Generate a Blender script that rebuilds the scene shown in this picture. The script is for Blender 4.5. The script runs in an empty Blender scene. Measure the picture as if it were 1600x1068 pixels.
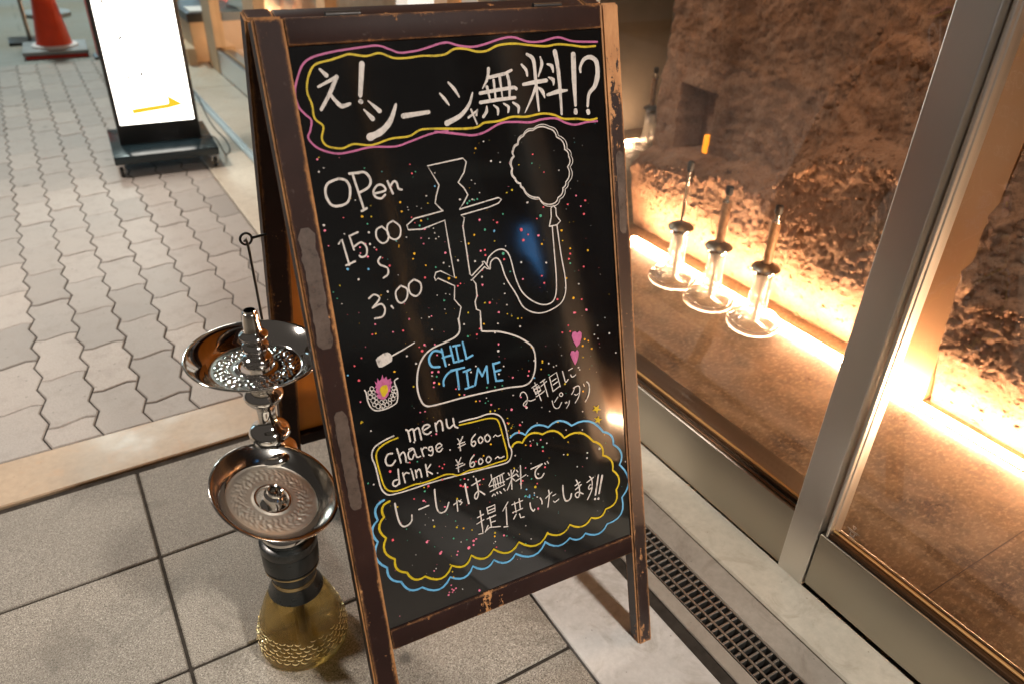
import bpy, bmesh, math, random
from mathutils import Vector, Matrix, noise
R = math.radians
random.seed(7)
SC = bpy.context.scene
COL = SC.collection

# ------------------------------------------------------------------ camera
cam = bpy.data.cameras.new('camera')
cam.lens = 26.53
cam.sensor_width = 36.0
cam.sensor_fit = 'HORIZONTAL'
cam.clip_start = 0.02
cam.clip_end = 300
cam.dof.use_dof = True
cam.dof.focus_distance = 1.22
cam.dof.aperture_fstop = 4.0
camo = bpy.data.objects.new('camera', cam)
COL.objects.link(camo)
Mc = Matrix(((0.85482498, 0.24815984, -0.45573123, 0.0),
             (-0.51777633, 0.46608709, -0.71740539, 0.0),
             (0.03437923, 0.84922289, 0.52691418, 1.2),
             (0, 0, 0, 1)))
camo.matrix_world = Mc
SC.camera = camo

# ------------------------------------------------------------------ world: night sky over a lit town
W = bpy.data.worlds.new('World')
SC.world = W
W.use_nodes = True
wn = W.node_tree
for n in list(wn.nodes):
    wn.nodes.remove(n)
wo = wn.nodes.new('ShaderNodeOutputWorld')
wb = wn.nodes.new('ShaderNodeBackground')
wb.inputs[0].default_value = (1.0, 0.86, 0.74, 1)
wb.inputs[1].default_value = 0.035
wn.links.new(wb.outputs[0], wo.inputs[0])

SC.view_settings.view_transform = 'Standard'
SC.view_settings.look = 'None'
SC.view_settings.exposure = 1.0
SC.view_settings.gamma = 1.0
try:
    SC.cycles.use_denoising = True
    SC.cycles.max_bounces = 10
    SC.cycles.transparent_max_bounces = 16
    SC.cycles.transmission_bounces = 10
    SC.cycles.sample_clamp_indirect = 4.0
    SC.cycles.caustics_reflective = False
    SC.cycles.caustics_refractive = True
except Exception:
    pass

def area_lamp(name, loc, target, size, power, color, sy=None, spread=180):
    l = bpy.data.lights.new(name, 'AREA')
    l.energy = power
    l.color = color
    l.size = size
    l.spread = math.radians(spread)
    if sy:
        l.shape = 'RECTANGLE'
        l.size_y = sy
    o = bpy.data.objects.new(name, l)
    o.location = loc
    o.rotation_euler = (Vector(target) - Vector(loc)).to_track_quat('-Z', 'Y').to_euler()
    COL.objects.link(o)
    return o

# street, canopy and room lamps, an added fill, all high above the frame
area_lamp('canopy_lamp', (0.95, -1.35, 2.75), (0.35, 0.7, 0.0), 0.25, 11.0, (1.0, 0.93, 0.86), spread=74)
area_lamp('street_lamp_light', (-1.6, 3.2, 4.2), (-0.5, 2.6, 0.0), 0.5, 36, (1.0, 0.88, 0.79), spread=96)
area_lamp('far_street_light', (0.2, 8.5, 4.5), (0.3, 7.5, 0.0), 0.6, 120, (0.86, 1.0, 0.95))
area_lamp('rock_wall_fill', (1.45, 1.1, 2.6), (1.85, 1.1, 0.8), 0.3, 6, (1.0, 0.52, 0.22))  # added warm fill that lifts the upper rough wall, no real fitting
area_lamp('shop_room_lamp', (2.3, 5.6, 2.5), (1.6, 5.2, 0.0), 0.5, 45, (1.0, 0.72, 0.42))

# ------------------------------------------------------------------ node helpers
class N:
    def __init__(self, name):
        self.m = bpy.data.materials.new(name)
        self.m.use_nodes = True
        self.t = self.m.node_tree
        self.b = self.t.nodes['Principled BSDF']
        self.out = self.t.nodes['Material Output']
        self.tc = None
    def n(self, ty, **kw):
        x = self.t.nodes.new('ShaderNode' + ty)
        for k, v in kw.items():
            setattr(x, k, v)
        return x
    def l(self, a, b):
        self.t.links.new(a, b)
    def co(self, kind='Object', scale=(1, 1, 1), loc=(0, 0, 0), rot=(0, 0, 0)):
        if self.tc is None:
            self.tc = self.n('TexCoord')
        mp = self.n('Mapping')
        mp.inputs['Scale'].default_value = scale
        mp.inputs['Location'].default_value = loc
        mp.inputs['Rotation'].default_value = rot
        self.l(self.tc.outputs[kind], mp.inputs['Vector'])
        return mp.outputs[0]
    def noise(self, scale, detail=4, rough=0.55, vec=None, dist=0.0):
        x = self.n('TexNoise')
        x.inputs['Scale'].default_value = scale
        x.inputs['Detail'].default_value = detail
        x.inputs['Roughness'].default_value = rough
        x.inputs['Distortion'].default_value = dist
        self.l(vec if vec is not None else self.co(), x.inputs['Vector'])
        return x.outputs[0]
    def voro(self, scale, vec=None, out='Distance', feature='F1'):
        x = self.n('TexVoronoi')
        x.feature = feature
        x.inputs['Scale'].default_value = scale
        self.l(vec if vec is not None else self.co(), x.inputs['Vector'])
        return x.outputs[out]
    def ramp(self, fac, stops, interp='LINEAR'):
        x = self.n('ValToRGB')
        x.color_ramp.interpolation = interp
        e = x.color_ramp.elements
        while len(e) < len(stops):
            e.new(0.5)
        for i, (p, c) in enumerate(stops):
            e[i].position = p
            c = (c, c, c) if isinstance(c, (int, float)) else c
            e[i].color = (c[0], c[1], c[2], 1)
        self.l(fac, x.inputs[0])
        return x.outputs[0]
    def mix(self, fac, a, b, mode='MIX'):
        x = self.n('Mix')
        x.data_type = 'RGBA'
        x.blend_type = mode
        for s, v in ((x.inputs[0], fac), (x.inputs[6], a), (x.inputs[7], b)):
            if hasattr(v, 'is_linked') or hasattr(v, 'links'):
                self.l(v, s)
            elif isinstance(v, (int, float)):
                s.default_value = v if s == x.inputs[0] else (v, v, v, 1)
            else:
                s.default_value = (v[0], v[1], v[2], 1)
        return x.outputs[2]
    def math(self, op, a, b=0.0, c=None, clamp=False):
        x = self.n('Math')
        x.operation = op
        x.use_clamp = clamp
        for s, v in zip(x.inputs, (a, b, c)):
            if v is None:
                continue
            if isinstance(v, (int, float)):
                s.default_value = v
            else:
                self.l(v, s)
        return x.outputs[0]
    def sep(self, vec):
        x = self.n('SeparateXYZ')
        self.l(vec, x.inputs[0])
        return x.outputs
    def bump(self, h, strength=0.5, dist=0.01, normal=None):
        x = self.n('Bump')
        x.inputs['Strength'].default_value = strength
        x.inputs['Distance'].default_value = dist
        self.l(h, x.inputs['Height'])
        if normal is not None:
            self.l(normal, x.inputs['Normal'])
        self.l(x.outputs[0], self.b.inputs['Normal'])
        return x.outputs[0]
    def set(self, color=None, rough=None, metal=None, spec=None, **kw):
        for k, v in (('Base Color', color), ('Roughness', rough), ('Metallic', metal), ('Specular IOR Level', spec)):
            if v is None:
                continue
            s = self.b.inputs[k]
            if isinstance(v, (int, float)):
                s.default_value = v
            elif isinstance(v, tuple):
                s.default_value = (v[0], v[1], v[2], 1)
            else:
                self.l(v, s)
        for k, v in kw.items():
            self.b.inputs[k.replace('_', ' ')].default_value = v
        return self.m

def plain(name, color, rough=0.5, metal=0.0, spec=0.5, wear=0.12, scale=14):
    m = N(name)
    f = m.noise(scale, 5)
    d = tuple(c * (1 - wear) for c in color)
    b = tuple(min(1, c * (1 + wear)) for c in color)
    r = m.ramp(m.noise(scale * 2.3, 4), [(0.3, max(0.02, rough * 0.8)), (0.75, min(1, rough * 1.25))])
    return m.set(m.ramp(f, [(0.3, d), (0.7, b)]), r, metal, spec)

def emit(name, color, strength):
    m = N(name)
    m.b.inputs['Base Color'].default_value = (0.06, 0.05, 0.04, 1)
    m.b.inputs['Emission Color'].default_value = (*color, 1)
    m.b.inputs['Emission Strength'].default_value = strength
    return m.m

# ------------------------------------------------------------------ materials
MT = {}
def _granite():
    m = N('flamed_granite')
    v = m.co()
    fine = m.noise(430, 3, 0.75, v)
    mid = m.noise(120, 3, 0.6, v)
    big = m.noise(2.6, 4, 0.6, v)
    c = m.ramp(fine, [(0.36, (0.02, 0.016, 0.012)), (0.45, (0.215, 0.185, 0.145)), (0.58, (0.36, 0.32, 0.262)), (0.68, (0.68, 0.63, 0.55))])
    c = m.mix(m.ramp(mid, [(0.4, 0.0), (0.7, 0.4)]), c, (0.22, 0.195, 0.16))
    isl = m.n('NewGeometry').outputs['Random Per Island']
    c = m.mix(m.ramp(isl, [(0.0, 0.35), (0.5, 0.0)]), c, (0.12, 0.11, 0.095))
    c = m.mix(m.ramp(big, [(0.38, 0.0), (0.72, 0.55)]), c, (0.15, 0.132, 0.105))
    wet = m.noise(6.5, 6, 0.68, m.co(loc=(2.2, 5.1, 0)), 0.9)
    c = m.mix(m.ramp(wet, [(0.55, 0.0), (0.66, 0.4)]), c, (0.10, 0.085, 0.065))
    gum = m.voro(5.5, m.co(loc=(0.9, 3.3, 0)))
    c = m.mix(m.ramp(gum, [(0.05, 0.65), (0.09, 0.0)]), c, (0.07, 0.062, 0.052))
    st = m.voro(1.7, m.co(scale=(1, 1.3, 1), loc=(0.35, 0.1, 0)))
    c = m.mix(m.ramp(st, [(0.03, 0.45), (0.1, 0.0)]), c, (0.07, 0.06, 0.05))
    m.set(c, m.ramp(fine, [(0.3, 0.75), (0.7, 0.5)]))
    m.bump(fine, 0.55, 0.0016)
    return m.m
MT['granite'] = _granite()

def _slab(name, c0, c1, dirt):
    m = N(name)
    v = m.co()
    f = m.noise(5, 6, 0.6, v)
    g = m.noise(60, 5, 0.7, v)
    c = m.mix(m.ramp(g, [(0.35, 0.0), (0.7, 0.6)]), m.ramp(f, [(0.3, c0), (0.7, c1)]), tuple(x * 0.8 for x in c0))
    s = m.noise(11, 8, 0.72, m.co(loc=(3, 1, 0)), 1.2)
    c = m.mix(m.ramp(s, [(0.52, 0.0), (0.74, 0.75)]), c, dirt)
    sp = m.voro(38, m.co(loc=(1.3, 2.2, 0)))
    c = m.mix(m.ramp(sp, [(0.03, 0.7), (0.075, 0.0)]), c, tuple(x * 0.5 for x in dirt))
    m.set(c, m.ramp(f, [(0.3, 0.34), (0.7, 0.55)]))
    m.bump(g, 0.2, 0.001)
    return m.m
MT['slab'] = _slab('pale_granite_slab', (0.46, 0.44, 0.41), (0.58, 0.56, 0.525), (0.27, 0.235, 0.19))
MT['slab_tan'] = _slab('tan_stone', (0.46, 0.405, 0.32), (0.56, 0.505, 0.41), (0.31, 0.255, 0.19))
MT['slab_grey'] = _slab('grey_concrete', (0.26, 0.225, 0.185), (0.34, 0.295, 0.245), (0.15, 0.12, 0.095))
MT['kerb'] = _slab('kerb_stone', (0.33, 0.23, 0.14), (0.40, 0.29, 0.185), (0.40, 0.22, 0.10))
MT['mortar'] = plain('mortar', (0.036, 0.03, 0.024), 0.95, spec=0.1, wear=0.35, scale=40)
MT['dark_joint'] = plain('paver_joint_grit', (0.055, 0.048, 0.042), 0.9)
def _paver():
    m = N('concrete_paver')
    v = m.co()
    g = m.n('NewGeometry')
    isl = g.outputs['Random Per Island']
    c = m.ramp(isl, [(0.0, (0.225, 0.21, 0.19)), (0.35, (0.295, 0.274, 0.248)), (0.75, (0.32, 0.292, 0.262)), (1.0, (0.39, 0.352, 0.312))])
    big = m.noise(1.3, 5, 0.6, v)
    c = m.mix(m.ramp(big, [(0.35, 0.0), (0.75, 0.38)]), c, (0.36, 0.29, 0.235))
    gum = m.voro(4.2, m.co(loc=(1.7, 0.3, 0)))
    c = m.mix(m.ramp(gum, [(0.045, 0.6), (0.085, 0.0)]), c, (0.12, 0.105, 0.09))
    f = m.noise(300, 3, 0.7, v)
    c = m.mix(m.ramp(f, [(0.35, 0.55), (0.6, 0.0)]), c, (0.2, 0.17, 0.15))
    s = m.noise(16, 7, 0.7, m.co(loc=(5, 0, 0)))
    c = m.mix(m.ramp(s, [(0.5, 0.0), (0.72, 0.6)]), c, (0.20, 0.17, 0.145))
    sp = m.voro(26, m.co(loc=(7, 1, 0)))
    c = m.mix(m.ramp(sp, [(0.04, 0.7), (0.10, 0.0)]), c, (0.11, 0.095, 0.08))
    m.set(c, 0.62)
    m.bump(f, 0.35, 0.0012)
    return m.m
MT['paver'] = _paver()
def _asphalt():
    m = N('asphalt')
    f = m.noise(260, 3, 0.7)
    b = m.noise(0.9, 5)
    c = m.mix(m.ramp(b, [(0.4, 0.0), (0.65, 1.0)]), (0.27, 0.275, 0.25), (0.25, 0.21, 0.15))
    br = m.n('TexBrick')
    br.inputs['Scale'].default_value = 1.0
    br.inputs['Brick Width'].default_value = 0.6
    br.inputs['Row Height'].default_value = 0.3
    br.inputs['Mortar Size'].default_value = 0.008
    br.inputs['Color1'].default_value = (0, 0, 0, 1)
    br.inputs['Color2'].default_value = (0.1, 0.1, 0.1, 1)
    br.inputs['Mortar'].default_value = (1, 1, 1, 1)
    m.l(m.co(), br.inputs['Vector'])
    c = m.mix(m.math('MULTIPLY', br.outputs['Color'], 0.5), c, (0.13, 0.12, 0.10))
    c = m.mix(m.ramp(f, [(0.35, 0.6), (0.6, 0.0)]), c, (0.05, 0.05, 0.045))
    m.set(c, 0.75)
    m.bump(f, 0.4, 0.003)
    return m.m
MT['asphalt'] = _asphalt()

def _wood(name, amount, streak):
    """dark brown paint worn through to orange wood along the edges"""
    m = N(name)
    v = m.co()
    bv = m.n('Bevel')
    bv.samples = 6
    bv.inputs['Radius'].default_value = 0.008
    g = m.n('NewGeometry')
    d = m.n('VectorMath')
    d.operation = 'DOT_PRODUCT'
    m.l(bv.outputs[0], d.inputs[0])
    m.l(g.outputs['Normal'], d.inputs[1])
    edge = m.math('SUBTRACT', 1.0, d.outputs['Value'])
    n1 = m.noise(32, 7, 0.72, m.co(scale=(1, 1, 0.2)))
    n2 = m.noise(150, 4, 0.7, v)
    k = m.math('ADD', m.math('MULTIPLY', edge, 2.3), m.math('MULTIPLY', m.math('SUBTRACT', n1, 0.5), 2.7))
    k = m.math('ADD', k, m.math('MULTIPLY', m.math('SUBTRACT', n2, 0.5), 1.3))
    z = m.sep(m.co())[2]
    if streak:
        st = m.noise(46, 7, 0.72, m.co(scale=(1.6, 1.6, 0.16)))
        up = m.ramp(z, [(0.66, 0.0), (1.04, 1.0)])
        lo = m.ramp(z, [(0.0, 1.0), (0.32, 0.0)])
        up = m.math('MAXIMUM', up, m.math('MULTIPLY', lo, 0.55))
        k = m.math('ADD', k, m.math('MULTIPLY', m.math('ADD', m.math('MULTIPLY', m.math('SUBTRACT', st, 0.5), 2.6), m.math('SUBTRACT', up, 0.18)), m.math('MULTIPLY', up, 1.0)))
    mask = m.ramp(k, [(0.56 - amount, 0.0), (0.60 - amount, 1.0)])
    grain = m.noise(60, 5, 0.7, m.co(scale=(1, 1, 0.08)))
    raw = m.ramp(grain, [(0.3, (0.30, 0.13, 0.045)), (0.7, (0.50, 0.25, 0.10))])
    paint = m.ramp(m.noise(9, 6, 0.65, v), [(0.3, (0.0145, 0.006, 0.0046)), (0.7, (0.026, 0.011, 0.0085))])
    paint = m.mix(m.ramp(m.noise(75, 6, 0.75, m.co(loc=(2, 2, 2))), [(0.62, 0.0), (0.74, 0.5)]), paint, (0.16, 0.13, 0.11))
    m.set(m.mix(mask, paint, raw), m.ramp(mask, [(0.0, 0.38 if streak else 0.56), (1.0, 0.75)]), spec=0.6 if streak else 0.16)
    m.bump(m.math('SUBTRACT', m.math('MULTIPLY', grain, 0.35), mask), 0.5, 0.0012)
    return m.m
MT['wood'] = _wood('worn_brown_wood', 0.09, False)
MT['wood_worn'] = _wood('heavily_worn_brown_wood', 0.13, True)
MT['wood_raw'] = plain('stained_orange_plywood', (0.74, 0.27, 0.03), 0.55, wear=0.16, scale=6)
MT['tape'] = (lambda m: m.set(m.ramp(m.noise(40, 7, 0.75), [(0.36, (0.022, 0.011, 0.008)), (0.44, (0.055, 0.037, 0.028)), (0.62, (0.088, 0.064, 0.05)), (0.75, (0.15, 0.118, 0.097))]), 0.5))(N('old_tape_residue'))
def _board():
    m = N('black_marker_board')
    sm = m.noise(5, 6, 0.6, m.co(scale=(1, 1, 0.55)), 0.8)
    c = m.ramp(sm, [(0.42, (0.003, 0.003, 0.0033)), (0.75, (0.006, 0.0063, 0.0063))])
    wipe = m.noise(3.2, 5, 0.55, m.co(scale=(0.45, 1, 1.5), rot=(0, 0.6, 0), loc=(.3, 0, .2)), 0.6)
    c = m.mix(m.ramp(wipe, [(0.5, 0.0), (0.72, 1.0)]), c, (0.010, 0.0115, 0.011))
    r = m.ramp(m.noise(9, 6, 0.7), [(0.35, 0.05), (0.72, 0.11)])
    m.set(c, r, spec=0.5, IOR=1.75)
    m.bump(m.noise(4.5, 2, 0.4), 0.08, 0.01)
    return m.m
MT['board'] = _board()
def marker(name, c):
    m = N(name)
    f = m.noise(210, 5, 0.72, m.co(scale=(1, 1, 0.45)))
    g = m.noise(26, 4, 0.6, m.co(loc=(4, 4, 4)))
    k = m.math('ADD', m.math('MULTIPLY', f, 0.7), m.math('MULTIPLY', g, 0.3))
    return m.set(m.ramp(k, [(0.33, tuple(x * 0.30 for x in c)), (0.44, tuple(x * 0.8 for x in c)), (0.6, c)]), 0.55, spec=0.3)
MT['white'] = marker('white_marker', (0.56, 0.525, 0.49))
MT['pink'] = marker('pink_marker', (0.43, 0.11, 0.25))
MT['yellow'] = marker('yellow_marker', (0.52, 0.385, 0.012))
MT['blue'] = marker('blue_marker', (0.12, 0.37, 0.60))
MT['dotr'] = marker('red_paint', (0.75, 0.10, 0.13))
MT['dotp'] = marker('rose_paint', (0.80, 0.20, 0.30))
MT['dotg'] = marker('green_paint', (0.06, 0.33, 0.20))
MT['dott'] = marker('teal_paint', (0.08, 0.35, 0.34))
MT['doto'] = marker('amber_paint', (0.75, 0.40, 0.01))
def metal(name, color, rough, grain=None, amt=0.1):
    m = N(name)
    if grain:
        g = m.noise(1.0, 4, 0.7, m.co(scale=grain))
        m.bump(g, 0.08, 0.0008)
        r = m.ramp(m.noise(7, 5, 0.6), [(0.3, rough * 0.8), (0.7, rough * 1.3)])
        r = m.math('ADD', r, m.math('MULTIPLY', m.math('SUBTRACT', g, 0.5), amt))
    else:
        r = m.ramp(m.noise(9, 5, 0.6, m.co(scale=(1, 1, 0.2))), [(0.35, rough * 0.93), (0.7, rough * 1.08)])
    return m.set(color, r, 1.0)
MT['chrome'] = metal('chrome', (0.74, 0.72, 0.69), 0.07)
MT['tin'] = metal('dull_tray_metal', (0.24, 0.225, 0.195), 0.36)
MT['tray_wall'] = metal('dark_polished_tray_wall', (0.34, 0.33, 0.31), 0.16)
MT['tray_floor'] = metal('matte_engraved_tray_floor', (0.42, 0.385, 0.33), 0.5)
MT['steel'] = metal('brushed_stainless', (0.74, 0.71, 0.66), 0.36)
MT['steel_h'] = metal('brushed_stainless_sheet', (0.43, 0.395, 0.33), 0.33)
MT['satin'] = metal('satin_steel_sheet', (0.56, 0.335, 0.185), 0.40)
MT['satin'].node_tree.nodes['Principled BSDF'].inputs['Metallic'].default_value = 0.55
MT['grate'] = metal('grate_steel', (0.33, 0.31, 0.28), 0.42)
MT['alum'] = metal('aluminium_track', (0.72, 0.74, 0.74), 0.35)
MT['bronze'] = plain('bronze_bead', (0.10, 0.05, 0.022), 0.35, 0.7, scale=3)
MT['brass'] = plain('gold_glass_edge', (0.75, 0.45, 0.18), 0.4, 0.4, scale=3)
MT['black'] = plain('black_paint', (0.012, 0.012, 0.012), 0.38)
MT['black_gloss'] = plain('black_base_blue_sheen', (0.011, 0.021, 0.026), 0.2)  # black base; the teal tint paints in a bluish reflection
MT['rubber'] = plain('black_rubber', (0.02, 0.019, 0.018), 0.55)
MT['grommet'] = plain('black_grommet', (0.016, 0.018, 0.017), 0.3)
MT['amber'] = plain('amber_ring', (0.28, 0.19, 0.075), 0.35)
MT['iron'] = plain('black_iron', (0.03, 0.027, 0.025), 0.45, 0.6)
MT['cone'] = plain('orange_cone_plastic', (0.72, 0.055, 0.012), 0.42, wear=0.08)
MT['cone_red'] = plain('red_rubber', (0.55, 0.04, 0.03), 0.55)
MT['grey_rubber'] = plain('grey_weight', (0.24, 0.25, 0.25), 0.6)
MT['white_rubber'] = plain('white_collar', (0.68, 0.64, 0.62), 0.5)
MT['yellow_p'] = plain('yellow_plastic', (0.62, 0.40, 0.01), 0.45)
MT['cream'] = plain('cream_plaster', (0.50, 0.37, 0.235), 0.7, scale=5)
MT['dark_brown'] = plain('dark_brown_wood', (0.05, 0.03, 0.02), 0.5)
MT['paper'] = plain('white_paper', (0.78, 0.74, 0.70), 0.6, wear=0.04)
MT['wood_post'] = plain('pale_timber', (0.45, 0.26, 0.12), 0.5, scale=20)

def glass(name, tint, ior=1.5, clear=0.0, rough=0.0):
    m = N(name)
    g = m.n('BsdfGlass')
    g.inputs['Color'].default_value = (*tint, 1)
    g.inputs['IOR'].default_value = ior
    g.inputs['Roughness'].default_value = rough
    if clear > 0:
        t = m.n('BsdfTransparent')
        t.inputs[0].default_value = (*tint, 1)
        mx = m.n('MixShader')
        mx.inputs[0].default_value = clear
        m.l(g.outputs[0], mx.inputs[1])
        m.l(t.outputs[0], mx.inputs[2])
        m.l(mx.outputs[0], m.out.inputs['Surface'])
    else:
        m.l(g.outputs[0], m.out.inputs['Surface'])
    return m.m
MT['glass_clear'] = glass('clear_glass', (0.99, 0.98, 0.96), clear=0.6)
def _lit_glass(nm, tl_amt, rgh):
    m = N(nm)
    g = m.n('BsdfGlass')
    g.inputs['Color'].default_value = (0.99, 0.98, 0.96, 1)
    g.inputs['IOR'].default_value = 1.48
    g.inputs['Roughness'].default_value = rgh
    tl = m.n('BsdfTranslucent')
    tl.inputs[0].default_value = (0.92, 0.88, 0.82, 1)
    tr = m.n('BsdfTransparent')
    a = m.n('MixShader')
    a.inputs[0].default_value = tl_amt
    m.l(g.outputs[0], a.inputs[1])
    m.l(tl.outputs[0], a.inputs[2])
    b = m.n('MixShader')
    b.inputs[0].default_value = 0.32
    m.l(a.outputs[0], b.inputs[1])
    m.l(tr.outputs[0], b.inputs[2])
    m.l(b.outputs[0], m.out.inputs['Surface'])
    return m.m
MT['glass_clear'] = _lit_glass('lit_thick_glass', 0.40, 0.1)
MT['glass_foot'] = _lit_glass('lit_clear_foot_glass', 0.13, 0.02)
MT['glass_amber'] = glass('smoky_amber_glass', (0.93, 0.86, 0.67), clear=0.42)
MT['water'] = glass('water', (0.93, 0.9, 0.8), 1.33)
def pane(name):
    m = N(name)
    t = m.n('BsdfTransparent')
    t.inputs[0].default_value = (0.95, 0.95, 0.94, 1)
    g = m.n('BsdfGlossy')
    g.inputs['Roughness'].default_value = 0.01
    f = m.n('LayerWeight')
    f.inputs['Blend'].default_value = 0.5
    k = m.math('ADD', m.math('MULTIPLY', m.math('POWER', f.outputs['Facing'], 5.0), 0.9), 0.075)
    mx = m.n('MixShader')
    m.l(k, mx.inputs[0])
    m.l(t.outputs[0], mx.inputs[1])
    m.l(g.outputs[0], mx.inputs[2])
    m.l(mx.outputs[0], m.out.inputs['Surface'])
    return m.m
MT['pane'] = pane('window_glass')
def _rock(name, c0, c1, c2):
    m = N(name)
    v = m.co()
    f = m.noise(9, 7, 0.65, v)
    g = m.noise(95, 6, 0.75, v)
    c = m.ramp(f, [(0.3, c0), (0.5, c1), (0.72, c2)])
    pit = m.voro(70, m.co(loc=(2, 5, 1)))
    c = m.mix(m.ramp(g, [(0.38, 0.45), (0.50, 0.0)]), c, tuple(x * 0.55 for x in c0))
    m.set(c, 0.9, spec=0.2)
    b = m.bump(m.math('ADD', g, m.math('MULTIPLY', pit, 0.35)), 1.0, 0.008)
    x = m.n('Bump')
    x.inputs['Strength'].default_value = 0.8
    x.inputs['Distance'].default_value = 0.003
    m.l(m.noise(420, 3, 0.7, v), x.inputs['Height'])
    m.l(b, x.inputs['Normal'])
    m.l(x.outputs[0], m.b.inputs['Normal'])
    return m.m
MT['rock'] = _rock('rough_earth_plaster', (0.25, 0.137, 0.08), (0.385, 0.225, 0.14), (0.46, 0.285, 0.188))
MT['rock_pale'] = _rock('pale_earth_plaster', (0.38, 0.29, 0.20), (0.46, 0.36, 0.25), (0.52, 0.42, 0.30))
MT['grey_wall'] = plain('grey_brown_plaster', (0.21, 0.175, 0.135), 0.75, scale=4)
def _floor():
    m = N('polished_brown_stone')
    v = m.co()
    a = m.noise(7, 8, 0.7, v, 0.6)
    b = m.voro(55, m.co(scale=(1, 1.6, 1)))
    c = m.ramp(a, [(0.34, (0.06, 0.033, 0.015)), (0.5, (0.165, 0.10, 0.05)), (0.66, (0.28, 0.18, 0.095))])
    c = m.mix(m.ramp(m.noise(60, 6, 0.75, m.co(scale=(1, 1.8, 1), loc=(1, 4, 0))), [(0.5, 0.0), (0.66, 0.75)]), c, (0.42, 0.30, 0.18))
    c = m.mix(m.ramp(b, [(0.05, 0.5), (0.25, 0.0)]), c, (0.10, 0.06, 0.03))
    m.set(c, m.ramp(a, [(0.3, 0.26), (0.7, 0.42)]), spec=0.5)
    return m.m
MT['floor'] = _floor()
MT['led'] = emit('warm_led_strip', (1.0, 0.625, 0.36), 160)
MT['sign_face'] = emit('backlit_white_panel', (1.0, 0.955, 0.86), 3.0)
MT['sign_arrow'] = emit('backlit_yellow_arrow', (1.0, 0.66, 0.01), 0.48)
MT['sign_mark'] = plain('overexposed_sign_ink', (0.08, 0.075, 0.06), 0.6)
MT['flame'] = emit('amber_lamp_glow', (1.0, 0.27, 0.008), 1.0)

MT['gold'] = plain('gold_scales', (0.95, 0.78, 0.44), 0.28, 0.65, scale=60)
MT['blue_white'] = emit('bluish_lit_window', (0.55, 0.85, 1.0), 1.0)
MT['blue_lit'] = emit('blue_reflection_glow', (0.10, 0.42, 1.0), 1.6)
AY0, AY1 = 1.851, 1.872

# ------------------------------------------------------------------ object helpers
INV = {}
def thing(name, label, cat, loc=(0, 0, 0), group=None, rz=0.0):
    o = bpy.data.objects.new(name, None)
    o.empty_display_size = 0.05
    o.location = loc
    o.rotation_euler = (0, 0, rz)
    COL.objects.link(o)
    o['label'] = label
    o['category'] = cat
    if group:
        o['group'] = group
    INV[o.name] = (Matrix.Translation(loc) @ Matrix.Rotation(rz, 4, 'Z')).inverted()
    return o

def obj(name, bm, mats, parent=None, smooth=False, world=True, loc=None):
    """link bm as one mesh object; geometry is given in world space and moved into the thing's space"""
    inv = Matrix.Identity(4)
    if parent is not None and world:
        r = parent
        while r.parent is not None:
            r = r.parent
        inv = INV.get(r.name, inv)
    elif parent is None and loc is not None:
        inv = Matrix.Translation(loc).inverted()
    bm.transform(inv)
    bmesh.ops.recalc_face_normals(bm, faces=bm.faces)
    me = bpy.data.meshes.new(name)
    bm.to_mesh(me)
    bm.free()
    for m in (mats if isinstance(mats, (list, tuple)) else [mats]):
        me.materials.append(m)
    if smooth:
        for p in me.polygons:
            p.use_smooth = True
        if smooth != 'all':
            try:
                me.set_sharp_from_angle(angle=R(smooth if smooth > 1 else 40))
            except Exception:
                pass
    o = bpy.data.objects.new(name, me)
    COL.objects.link(o)
    if parent is not None:
        o.parent = parent
        if not world:
            pass
    elif loc is not None:
        o.location = loc
    return o

def tag(o, label, cat, group=None):
    o['label'] = label
    o['category'] = cat
    if group:
        o['group'] = group
    return o
def struct(o, kind='structure'):
    o['kind'] = kind
    return o

def box(bm, x0, x1, y0, y1, z0, z1, bev=0.0, mi=0, mat=None, seg=2):
    r = bmesh.ops.create_cube(bm, size=1.0)
    vs = r['verts']
    for v in vs:
        v.co = Vector((x0 + (v.co.x + .5) * (x1 - x0), y0 + (v.co.y + .5) * (y1 - y0), z0 + (v.co.z + .5) * (z1 - z0)))
    fs = set(f for v in vs for f in v.link_faces)
    for f in fs:
        f.material_index = mi
    if bev > 0:
        es = list(set(e for v in vs for e in v.link_edges))
        b = bmesh.ops.bevel(bm, geom=es, offset=bev, segments=seg, affect='EDGES', profile=0.5)
        vs = list(set(v for f in b['faces'] for v in f.verts) | set(v for v in vs if v.is_valid))
    if mat is not None:
        bmesh.ops.transform(bm, matrix=mat, verts=[v for v in vs if v.is_valid])
    return vs

def lathe(bm, prof, seg=48, mat=None, mi=0, closed=False, fn=None):
    """prof: list of (r, z); fn(r, z, angle) -> (r, z) optional relief"""
    rings = []
    for r, z in prof:
        ring = []
        if r < 1e-6:
            p = Vector((0, 0, z))
            ring = [bm.verts.new(mat @ p if mat else p)] * seg
        else:
            for i in range(seg):
                a = 2 * math.pi * i / seg
                rr, zz = fn(r, z, a) if fn else (r, z)
                p = Vector((rr * math.cos(a), rr * math.sin(a), zz))
                ring.append(bm.verts.new(mat @ p if mat else p))
        rings.append(ring)
    pairs = list(zip(rings, rings[1:]))
    if closed:
        pairs.append((rings[-1], rings[0]))
    for A, B in pairs:
        for i in range(seg):
            j = (i + 1) % seg
            vs = []
            for v in (A[i], A[j], B[j], B[i]):
                if v not in vs:
                    vs.append(v)
            if len(vs) >= 3:
                try:
                    f = bm.faces.new(vs)
                    f.material_index = mi
                except ValueError:
                    pass

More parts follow.
